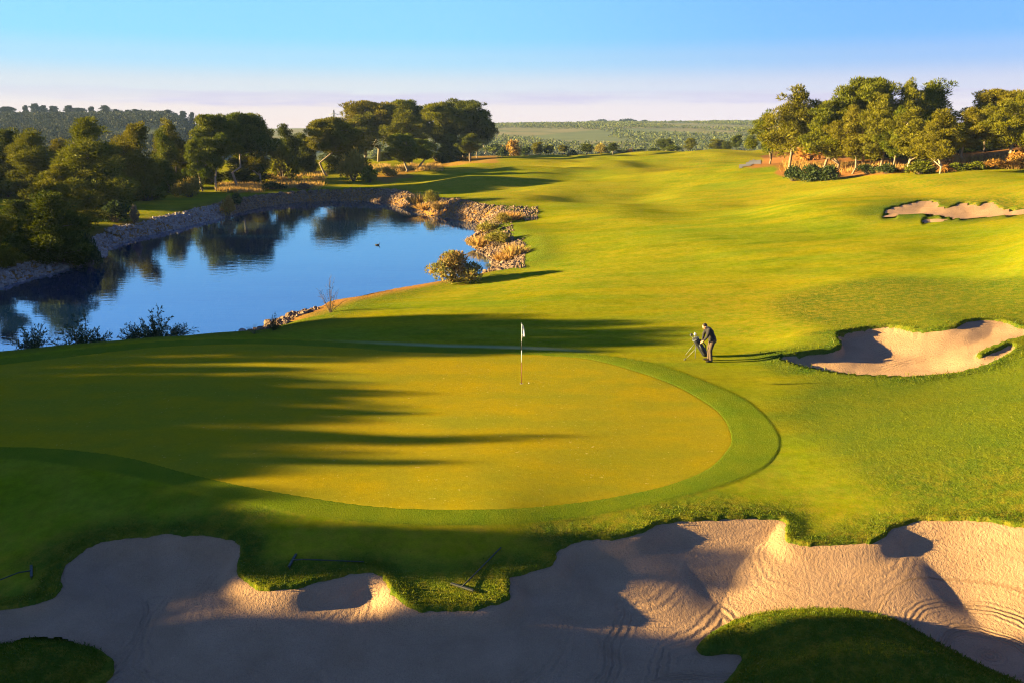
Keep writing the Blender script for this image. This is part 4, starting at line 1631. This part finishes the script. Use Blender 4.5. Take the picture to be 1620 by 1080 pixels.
for i, (px, tp, w) in enumerate([(4, 166, 16), (30, 168, 22), (58, 167, 12), (72, 165, 13), (85, 166, 12), (102, 168, 16), (124, 168, 13), (142, 170, 20), (160, 169, 14),
                                 (180, 168, 14), (196, 172, 10), (214, 174, 10), (228, 174, 12), (245, 174, 16), (262, 177, 10), (277, 175, 14), (288, 178, 8), (301, 176, 12), (313, 179, 8)]):
    nth = ['leftmost', 'second', 'third', 'fourth', 'fifth', 'sixth', 'seventh', 'eighth', 'ninth', 'tenth', 'eleventh', 'twelfth', 'thirteenth', 'fourteenth', 'fifteenth',
           'sixteenth', 'seventeenth', 'eighteenth', 'rightmost'][i]
    pine(('round', 'umbrella', 'umbrella')[(i * 7) % 3], i % 2, px, 0, tp + (i * 5) % 3 - 1, w * (1.15, .8, 1.0)[(i * 5) % 3], nth + (' hazy' if 0 < i < 18 else ' hazy') + ' tree on the skyline of the wooded ridge' + (' counted from the left' if 0 < i < 18 else ''),
         mat=M_wood, name='ridge_tree', cat='tree', group=GLH, Y=815 + (i % 3) * 8, hill=True)
SHADE = [  # X, Y, height of the top above the green, crown width, style, variant
    (-46, 41.3, 9.9, 6.6, 'full', 0), (-48, 37.0, 10.5, 6.0, 'full', 1), (-52, 43.0, 9.7, 6.0, 'full', 2), (-44, 35.4, 9.2, 2.6, 'full', 3),
    (-47, 39.0, 10.5, 6.0, 'full', 2), (-43, 37.6, 9.2, 5.0, 'full', 3),
    (-46, 29.2, 8.1, 2.2, 'full', 0), (-45, 26.8, 8.0, 2.4, 'full', 1), (-46, 24.5, 9.0, 2.4, 'full', 2), (-45, 22.6, 8.3, 2.0, 'full', 3),
    (-45, 18.9, 8.9, 2.4, 'full', 0), (-46, 17.9, 8.9, 1.8, 'full', 1), (-48, 18.4, 9.2, 2.4, 'full', 2),
    (-46, 15.2, 11.0, 2.0, 'full', 2), (-44, 15.9, 10.6, 1.3, 'full', 1), (-47, 14.2, 11.6, 3.0, 'full', 3), (-49, 15.0, 11.0, 2.2, 'full', 0),
    (-46, 12.4, 12.2, 4.0, 'full', 1), (-50, 13.2, 12.2, 3.0, 'full', 0), (-50, 10.4, 12.4, 4.4, 'full', 2), (-48, 8.5, 12.4, 4.0, 'full', 3),
] + [(-50 + 1.2 * math.sin(k * 2.1), 18.6 + 1.1 * k, (8.2, 8.5, 8.1, 8.4)[k % 4] - (.5 if k < 3 else 0), 4.2 if k else 2.0, 'full', k % 4) for k in range(12)] + [
    (-49, 17.6, 8.9, 1.4, 'full', 1), (-48, 16.2, 8.8, 1.2, 'full', 2), (-50, 16.9, 7.6, 3.0, 'full', 3), (-50, 16.0, 9.0, 2.0, 'full', 0),
] + [(-.62 * y - 13 - 5 * (k % 2), y, (6.0, 8.0, 6.5, 5.5, 7.3)[k % 5], 8.0, 'full', k % 4) for k, y in enumerate(np.arange(56, 165, 6.2))]
SHADE += [(-54 + math.sin(k * 1.7), 19.6 + 1.05 * k, 9.3 if k > 2 else 8.9, 4.0, 'full', (k + 2) % 4) for k in range(11)]
SHADE += [(-50, 31.9, 8.3, 3.0, 'full', 1), (-51, 33.4, 8.6, 3.0, 'full', 2)]

# ---- pines left of the view: their tops throw the shade over green and bunker
GO = 'pines left of the green, outside the view'
for i, (X, Y, h, w, st, v) in enumerate(SHADE):
    trm, crm, hn, wn = PV[(st, v)]
    t = thing('pine_tree', (X, Y, zland(X, Y)), 'pine standing left of the green outside the view', 'pine tree', GO, i * 1.3)
    t.scale = (w / wn, w / wn, (h - t.location.z) / hn)
    for nm, me, mat in (('trunk', trm, M_bark), ('crown', crm, M_pine_dk)):
        o = bpy.data.objects.new(nm, mesh_with(me, mat))
        COL.objects.link(o)
        o.parent = t

# ------------------------------------------------------------------ grass blades on the rough edges and the collar
rng = np.random.default_rng(120)
inframe = (np.abs(GU) < .80) & (GY < 62) & (GZ > -1.2)
keepb = inframe & (D['dn'] > 0.0) & (D['drt'] > 0.0) & (D['dg'] > 0.03) & (D['dk'] > .6)
wgt = np.where(keepb, 0.9 * rough * (GY < 48) + 1.1 * collar + 1.1 * (D['dn'] < .45) + 1.0 * (D['drt'] < .6) + 0.8 * ((D['dl'] < 0) | (D['dr'] < 0)), 0).ravel()
pick = rng.choice(wgt.size, 190000, p=wgt / wgt.sum())
cx = GX.ravel()[pick]
cy = GY.ravel()[pick]
cx = cx + rng.normal(size=len(cx)) * .025
cy = cy + rng.normal(size=len(cy)) * .04
bz = GZ.ravel()[pick]
hgt = (0.018 + 0.020 * rough.ravel()[pick]) * rng.uniform(.5, 1.3, len(cx)) * (1 + 1.3 * (rng.uniform(size=len(cx)) > .93))
edge_r = (D['drt'].ravel()[pick] < 1.0) & (D['drt'].ravel()[pick] > 0)
hgt = hgt * np.where(edge_r, 1.8, 1.0)
dv = unit(np.stack([rng.normal(size=len(cx)) * .5, rng.normal(size=len(cx)) * .5, np.ones(len(cx))], 1))
V, F = diamonds(rng, np.stack([cx, cy, bz - .006], 1), dv, hgt, 0.006 + hgt * .16)
tn = np.clip(vnoise(cx / .7, cy / .7, 130) * .5 + .5 + rng.normal(size=len(cx)) * .2, 0, 1)
M_blade = leaf_mat('grass_blades', (0.045, 0.080, 0.002), (0.120, 0.125, 0.003), None, .3)
tag(link('rough_grass', mesh_np('rough_grass', V, F, False, {'tint': np.repeat(tn, 4)}), M_blade),
    'longer grass blades on bunker lips, mounds and the collar of the green', 'grass', kind='stuff')

# ------------------------------------------------------------------ flagstick, hole, ball
M_white = simple_mat('white_paint', (.55, .55, .53), (.48, .48, .46), 30, .5)
M_black = simple_mat('black_plastic', (.018, .018, .02), (.03, .03, .035), 30, .5)
M_rust = simple_mat('dark_red_paint', (.16, .035, .02), (.10, .03, .02), 30, .5)
M_steel = simple_mat('brushed_steel', (.16, .16, .17), (.12, .12, .13), 40, .5, metallic=.6)


def green_pt(px, py):
    p = ground_at(px, py)
    return np.array([p[0], p[1], float(base_z(p[0:1], p[1:2])[0]) - 0.004])


fp = green_pt(825, 606)
ft = thing('flagstick', fp, 'slim banded flagstick standing in the hole with a limp white flag', 'flagstick')
HP = at_depth(825, 511.5, fp[1])[2] - fp[2]
seg = [(-.12, .36, M_rust), (.36, .66, M_white), (.66, .72, M_black), (.72, .78, M_white), (.78, 1.0, M_white)]
seg = [(-.06, .36, M_rust), (.36, .56, M_white), (.56, .70, M_black), (.70, .99, M_white)]
for a, b, m in seg:
    MB().tube([(0, 0, a * HP), (0, 0, b * HP)], .013, 10).build('pole_section', m, ft)
MB().ell((0, 0, HP), (.024, .024, .028), None, 10, 6).build('finial', M_black, ft)
# limp cloth hanging in folds from its top corner
nu_, nv_ = 26, 18
fv, ff, fm = [], [], []
for j in range(nv_ + 1):
    v = j / nv_
    for i in range(nu_ + 1):
        u = i / nu_
        w = .05 + .135 * (v ** .7) * (1 - .35 * v)
        x = w * (.5 - .5 * math.cos(u * 5.2)) * (.55 + .6 * u)
        y = .045 * math.sin(u * 9.5) * (.35 + v) + .02 * math.sin(v * 4)
        z = HP - .03 - v * (.40 + .06 * u) - .05 * u
        fv.append((x - .005, y, z))
for j in range(nv_):
    for i in range(nu_):
        a = j * (nu_ + 1) + i
        ff.append((a, a + 1, a + nu_ + 2, a + nu_ + 1))
        fm.append(1 if (i > nu_ * .74 and 2 < j < 14) or (i < 5 and j < 8) else 0)
fme = bpy.data.meshes.new('flag')
fme.from_pydata(fv, [], ff)
fme.materials.append(M_white)
fme.materials.append(M_black)
fme.polygons.foreach_set('material_index', fm)
fme.polygons.foreach_set('use_smooth', [True] * len(ff))
fo = bpy.data.objects.new('flag', fme)
COL.objects.link(fo)
fo.parent = ft
so = fo.modifiers.new('thickness', 'SOLIDIFY')
so.thickness = .003
cup = MB()
ring = [(math.cos(a) * .057, math.sin(a) * .057, .001) for a in np.linspace(0, 2 * math.pi, 25)]
cup.tube(ring, .004, 6, cap=False)
hc = cup.build('hole_rim', M_white)
hc.location = fp
tag(hc, 'white rimmed hole cup around the foot of the flagstick', 'hole cup')
inn = MB().tube([(0, 0, -.05), (0, 0, .003)], .054, 20)
inn.build('cup_shade', M_black, hc)  # capped black plug standing in for the shaded hollow of the cup
bp = green_pt(836.5, 606)
gb_ = MB().ell((0, 0, .0213), (.0213, .0213, .0213), None, 16, 10).build('golf_ball', M_white)
gb_.location = bp
tag(gb_, 'white golf ball lying right beside the hole', 'golf ball')

# ------------------------------------------------------------------ golfer
M_skin = simple_mat('skin', (.50, .27, .18), (.46, .24, .16), 30, .55)
M_sweat = simple_mat('dark_sweater', (.012, .011, .016), (.020, .018, .024), 60, .9, .004)
M_trous = simple_mat('brown_trousers', (.075, .050, .038), (.055, .038, .030), 40, .9, .004)
M_shoe = simple_mat('dark_shoe', (.035, .025, .02), (.02, .015, .012), 30, .5)
M_hair = simple_mat('dark_hair', (.035, .02, .014), (.02, .012, .01), 60, .7)
pp = ground_at(1121, 571)
pp[2] = zland(pp[0], pp[1])
A = np.array


def remeshed(mb, name, mat, parent, vox, it=4):
    o = mb.build(name, mat, parent)
    r = o.modifiers.new('skin', 'REMESH')
    r.mode = 'VOXEL'
    r.voxel_size = vox
    r.use_smooth_shade = True
    s_ = o.modifiers.new('soft', 'SMOOTH')
    s_.factor = .5
    s_.iterations = it
    return o


def roty(a):
    c, s_ = math.cos(a), math.sin(a)
    return A([[c, 0, s_], [0, 1, 0], [-s_, 0, c]])


hip = A([.11, 0, .90])
chest = A([-.02, 0, 1.20])
shc = A([-.10, 0, 1.35])
hd = A([-.235, 0, 1.455])
jt = {}
for sg, nm in ((-1, 'L'), (1, 'R')):
    jt[nm] = dict(hip=A([.10, .095 * sg, .88]), knee=A([.015 + .01 * sg, .12 * sg, .49]), ank=A([.05, .145 * sg, .085]), toe=A([-.15, .17 * sg, .035]),
                  sh=A([-.10, .195 * sg, 1.34]), elb=A([-.19, .215 * sg, 1.07]), wri=A([-.295, .06 * sg - .02, .85 - .03 * sg]))
grip_a, grip_b = A([-.27, -.01, .87]), A([-.37, .055, .725])
cd = unit(grip_b - grip_a)
body = MB()
rh = roty(-.62)
body.ell(hd, (.098, .076, .118), rh, 20, 14)
body.ell(hd + rh @ A([-.012, 0, -.075]), (.068, .055, .06), rh, 14, 10)          # jaw
body.ell(hd + rh @ A([-.098, 0, -.018]), (.022, .015, .026), rh, 10, 8)          # nose
body.ell(hd + rh @ A([-.085, 0, .028]), (.022, .05, .012), rh, 10, 8)            # brow
body.ell(hd + rh @ A([-.088, 0, -.065]), (.014, .026, .009), rh, 10, 8)          # lips
for sg in (-1, 1):
    body.ell(hd + rh @ A([.012, .077 * sg, -.012]), (.022, .012, .032), rh, 10, 8)   # ear
    body.ell(hd + rh @ A([-.086, .03 * sg, .008]), (.012, .014, .009), rh, 10, 8)    # eye
body.tube([shc + A([.0, 0, .0]), shc + (hd - shc) * .55, hd + A([.02, 0, -.02])], [.068, .058, .055], 12)
body.tube([hip, (hip + chest) / 2, chest, shc], [.13, .12, .135, .10], 14)
for nm in 'LR':
    j = jt[nm]
    body.tube([shc, j['sh'], (j['sh'] + j['elb']) / 2, j['elb'], (j['elb'] + j['wri']) / 2, j['wri']], [.06, .058, .048, .041, .037, .028], 12)
    body.tube([hip, j['hip'], (j['hip'] + j['knee']) / 2, j['knee'], (j['knee'] + j['ank']) / 2, j['ank']], [.1, .088, .074, .056, .050, .036], 12)
    body.tube([j['ank'], j['ank'] + A([-.06, 0, -.03]), j['toe']], [.036, .036, .026], 10)
    # hand closed round the grip
    k = 0 if nm == 'L' else 1
    c0 = grip_a + cd * (.045 + .085 * k)
    body.tube([j['wri'], (j['wri'] + c0) / 2 + A([.0, -.012 if nm == 'L' else .012, .01]), c0 + A([.012, -.026 if nm == 'L' else .026, 0])], [.027, .03, .034], 10)
    sg = -1 if nm == 'L' else 1
    n1 = unit(np.cross(cd, A([0, 1.0, 0])))
    n2 = unit(np.cross(cd, n1))
    for f in range(4):
        cc = c0 + cd * (-.036 + .021 * f)
        rr_ = [.030, .031, .030, .027][f]
        fin = [cc + (n1 * math.cos(t_) + n2 * math.sin(t_)) * rr_ for t_ in np.linspace(sg * 1.4, sg * 1.4 + 3.6 + .15 * f, 7)]
        body.tube(fin, np.linspace(.0095, .0075, 7), 7)
    body.tube([c0 + A([.02, sg * .03, .01]), c0 + n1 * .03 + cd * .03, c0 + n1 * .026 + cd * .065], [.012, .0105, .008], 7)
person = remeshed(body, 'person', M_skin, None, .0085, 2)
person.location = pp
person.rotation_euler = (0, 0, math.radians(6))
tag(person, 'person in dark sweater and brown trousers bending over a club beside a golf bag', 'person')
sw = MB()
sw.tube([hip + A([-.005, 0, -.03]), hip + A([-.02, 0, .08]), (hip + chest) / 2, chest, shc + A([.01, 0, -.02]), shc + A([-.045, 0, .04])], [.150, .155, .148, .165, .125, .075], 18)
for sg in (-1, 1):
    sw.tube([hip + A([0, .06 * sg, 0]), chest + A([0, .075 * sg, 0]), shc + A([.01, .12 * sg, -.04])], [.12, .12, .085], 14)
    j = jt['L' if sg < 0 else 'R']
    sw.tube([shc, j['sh'], (j['sh'] + j['elb']) / 2, j['elb'], (j['elb'] + j['wri']) / 2, j['wri'] + (j['elb'] - j['wri']) * .06], [.085, .078, .066, .058, .052, .042], 14)
remeshed(sw, 'sweater', M_sweat, person, .011)
tr_ = MB()
tr_.tube([hip + A([0, 0, .06]), hip, hip + A([0, 0, -.08])], [.14, .155, .12], 16)
tr_.ell(hip + A([.06, 0, -.04]), (.11, .15, .12), None, 14, 10)
for nm in 'LR':
    j = jt[nm]
    tr_.tube([hip + A([0, j['hip'][1] * .8, 0]), j['hip'], (j['hip'] + j['knee']) / 2, j['knee'], (j['knee'] + j['ank']) / 2, j['ank'] + A([0, 0, -.015])],
             [.115, .112, .095, .078, .075, .068], 14)
remeshed(tr_, 'trousers', M_trous, person, .011)
for nm in 'LR':
    j = jt[nm]
    sh = MB()
    sh.tube([j['ank'] + A([.055, 0, -.04]), j['ank'] + A([-.02, 0, -.035]), j['toe'] + A([.06, 0, .012]), j['toe'] + A([-.03, 0, 0])], [.044, .052, .046, .026], 12)
    remeshed(sh, 'shoe', M_shoe, person, .009)
hr = MB()
hr.ell(hd + rh @ A([.016, 0, .028]), (.098, .081, .103), rh, 18, 12)
remeshed(hr, 'hair', M_hair, person, .009, 2)

club = MB().tube([grip_a - cd * .06, grip_b + cd * .08], [.014, .011], 10)
ct_ = thing('golf_club', pp + A([0, 0, 0]), 'steel golf club held down towards the ground by the bending person', 'golf club', rz=math.radians(6))
club.build('grip', M_black, ct_)
ce = A([-.86, .34, .035])
MB().tube([grip_b + cd * .07, ce], [.0075, .006], 8).build('shaft', M_steel, ct_)
MB().tube([ce + A([.01, -.0, .02]), ce + A([-.03, -.03, -.012]), ce + A([-.09, -.07, -.018])], [.012, .022, .018], 8).build('club_head', M_steel, ct_)

# ------------------------------------------------------------------ golf bag on its stand
bg = ground_at(1117, 563)
bg[2] = zland(bg[0], bg[1])
M_bag = simple_mat('bag_nylon', (.012, .013, .022), (.022, .024, .035), 40, .6, .003)
M_bagtrim = simple_mat('bag_trim', (.10, .12, .16), (.07, .08, .12), 30, .6)
gt = thing('golf_bag', bg, 'black golf bag leaning on its two stand legs behind the bending person', 'golf bag')
a0, a1 = A([0, 0, .03]), A([-.50, -.10, .76])
ax = unit(a1 - a0)
bb_ = MB()
bb_.tube([a0, a0 + ax * .06, a0 + ax * .45, a0 + ax * .80, a1], [.095, .125, .130, .128, .135], 18)
bb_.build('bag_body', M_bag, gt, bevel=0)
nrm_ = unit(np.cross(ax, A([0, 1.0, 0])))
if nrm_[2] < 0:
    nrm_ = -nrm_
sd = unit(np.cross(ax, nrm_))
if sd[1] > 0:
    sd = -sd
MB().tube([a0 + ax * .12 + sd * .10, a0 + ax * .16 + sd * .12, a0 + ax * .50 + sd * .115, a0 + ax * .54 + sd * .10], [.05, .075, .07, .04], 12).build('pocket', M_bag, gt)
MB().tube([a0 + ax * .52 + sd * .14, a0 + ax * .56 + sd * .145, a0 + ax * .62 + sd * .135], [.02, .032, .02], 10).build('logo_patch', M_bagtrim, gt)
MB().tube([a1 + sd * .135 * math.cos(t_) + nrm_ * .135 * math.sin(t_) for t_ in np.linspace(0, 2 * math.pi, 19)], .016, 8, False).build('collar_ring', M_bagtrim, gt)
sp_ = [a0 + ax * .25 + nrm_ * .13, a0 + ax * .40 + nrm_ * .20 + sd * .03, a0 + ax * .62 + nrm_ * .19 + sd * .02, a0 + ax * .76 + nrm_ * .13]
MB().tube(sp_, .022, 8).build('strap', M_bag, gt)
for q0, q1 in ((a0 + ax * .72 - nrm_ * .12 + sd * .06, A([-.52, -.32, .0])), (a0 + ax * .72 - nrm_ * .12 - sd * .06, A([-.82, .16, .0]))):
    lg = MB().tube([q0, q1 + A([0, 0, .02])], .012, 8).build('stand_leg', M_steel, gt)
    MB().ell(q1 + A([0, 0, .018]), (.022, .022, .018), None, 10, 6).build('rubber_foot', M_black, lg)
for i in range(7):
    an = i * 2 * math.pi / 7
    q0 = a1 + (sd * math.cos(an) + nrm_ * math.sin(an)) * .075 - ax * .1
    q1 = q0 + ax * (.24 + .05 * (i % 3)) + (sd * math.cos(an) + nrm_ * math.sin(an)) * .03
    cl = MB().tube([q0, q1], .006, 6).build('club', M_steel, gt)
    if i == 1:
        MB().ell(q1 + ax * .02, (.055, .05, .065), None, 12, 8).build('head_cover', M_white, cl)
    elif i == 4:
        MB().ell(q1 + ax * .02, (.05, .045, .06), None, 12, 8).build('head_cover', M_black, cl)
    else:
        MB().tube([q1 - ax * .02, q1 + ax * .015, q1 + ax * .02 + sd * .07], [.012, .018, .016], 8).build('club_head', M_steel, cl)

# ------------------------------------------------------------------ bunker rakes
M_rk = simple_mat('rake_plastic', (.016, .018, .016), (.028, .03, .028), 20, .6)


def rake_at(h_px, e_px, label, length=1.65, z_of=None):
    p0 = ground_at(*h_px)
    p1 = ground_at(*e_px)
    for p in (p0, p1):
        p[2] = zland(p[0], p[1]) if z_of is None else z_of(p)
    d = p1 - p0
    d[2] = 0
    d = unit(d)
    e = p0 + d * length
    e[2] = (zland(e[0], e[1]) if z_of is None else z_of(e)) + .02
    t = thing('bunker_rake', p0, label, 'rake', 'bunker rakes lying about')
    nn = A([-d[1], d[0], 0])
    hb = MB()
    R3 = np.stack([d, nn, A([0, 0, 1.0])], 1)
    hb.box((0, 0, .055), (.055, .60, .035), R3)
    hd_ = hb.build('rake_head', M_rk, t, False, .006)
    tn_ = MB()
    for i in range(13):
        q_ = nn * (-.28 + i * .0467)
        tn_.tube([q_ + A([0, 0, .04]), q_ + d * .01 + A([0, 0, -.02])], [.009, .005], 6)
    tn_.build('tines', M_rk, hd_)
    MB().tube([A([0, 0, .065]), d * .25 + A([0, 0, .085]), (e - p0)], [.017, .015, .015], 8).build('handle', M_rk, t)
    return t


rake_at((463, 889), (560, 891), 'black rake lying level on the shaded grass above the bunker')
rake_at((50, 906), (-20, 934), 'black rake on the shaded grass at the far left of the bunker edge')
rake_at((731, 931), (776, 884), 'black rake lying pointing away on the grass tongue between the sand lobes')


def sand_r(p):
    return float(base_z(p[0:1], p[1:2])[0]) - .52


rake_at((1390, 588), (1342, 582), 'dark rake lying on the sand of the greenside bunker', 1.5, sand_r)

# ------------------------------------------------------------------ duck on the pond
dk = at(597, 388.5, WL)
M_duck = simple_mat('dark_feathers', (.035, .032, .035), (.06, .05, .045), 12, .8)
M_bill = simple_mat('pale_bill', (.55, .48, .35), (.5, .42, .3), 12, .5)
db_ = MB()
db_.ell((0, 0, .05), (.21, .095, .085), None, 16, 10)
db_.tube([(.12, 0, .07), (.17, 0, .15), (.18, 0, .21)], [.055, .036, .034], 10)
db_.ell((.195, 0, .225), (.05, .036, .038), None, 12, 8)
db_.tube([(-.16, 0, .07), (-.25, 0, .11)], [.05, .012], 8)
duck = remeshed(db_, 'duck', M_duck, None, .012, 2)
duck.location = dk
tag(duck, 'small dark duck swimming on the open blue water', 'duck')
MB().tube([(.235, 0, .22), (.29, 0, .21)], [.018, .010], 8).build('bill', M_bill, duck)

# ------------------------------------------------------------------ power pylon on the skyline
M_pyl = simple_mat('galvanised_steel', (.22, .22, .25), (.18, .18, .2), 1, .6)
Yp = 860.0
pb = at_depth(529, 200, Yp)
pz = float(hill_z(pb[0:1], np.array([Yp]))[0])
ht = at_depth(529, 174, Yp)[2] - pz
pt = thing('power_pylon', (pb[0], Yp, pz), 'tiny steel lattice pylon on the skyline above the left trees', 'pylon')
ty = MB()


def pyl_w(f):
    return np.interp(f, [0, .6, .72, 1], [4.0, 1.5, 1.1, .35])


for sx in (-1, 1):
    for sy in (-1, 1):
        ty.tube([(sx * pyl_w(f), sy * pyl_w(f), f * ht) for f in (0, .3, .6, .72, 1)], .26, 5)
fs = [0, .18, .34, .48, .6, .72, .86, 1]
for a, b in zip(fs[:-1], fs[1:]):
    for sy in (-1, 1):
        ty.tube([(-pyl_w(a), sy * pyl_w(a), a * ht), (pyl_w(b), sy * pyl_w(b), b * ht)], .16, 4)
        ty.tube([(pyl_w(a), sy * pyl_w(a), a * ht), (-pyl_w(b), sy * pyl_w(b), b * ht)], .16, 4)
ty.build('tower', M_pyl, pt)
for f, w in ((.70, 6.0), (.84, 4.6)):
    MB().tube([(-w, 0, f * ht), (-1, 0, f * ht + 1.0), (1, 0, f * ht + 1.0), (w, 0, f * ht)], .28, 5).build('cross_arm', M_pyl, pt)

# ------------------------------------------------------------------ morning air
hz = MB().box((0, 880, 15), (4600, 1900, 110))
hzo = hz.build('haze', None, None, False)
tm = bpy.data.materials.new('haze_air')
tm.use_nodes = True
tm.node_tree.nodes.clear()
_o = tm.node_tree.nodes.new('ShaderNodeOutputMaterial')
_v = tm.node_tree.nodes.new('ShaderNodeVolumePrincipled')
_v.inputs['Color'].default_value = (.36, .55, 1.0, 1)
_v.inputs['Density'].default_value = HAZE_DENSITY
_v.inputs['Anisotropy'].default_value = 0.0
tm.node_tree.links.new(_v.outputs[0], _o.inputs['Volume'])
hzo.data.materials.append(tm)
tag(hzo, 'thin blue morning haze over the far hills', 'haze', kind='stuff')
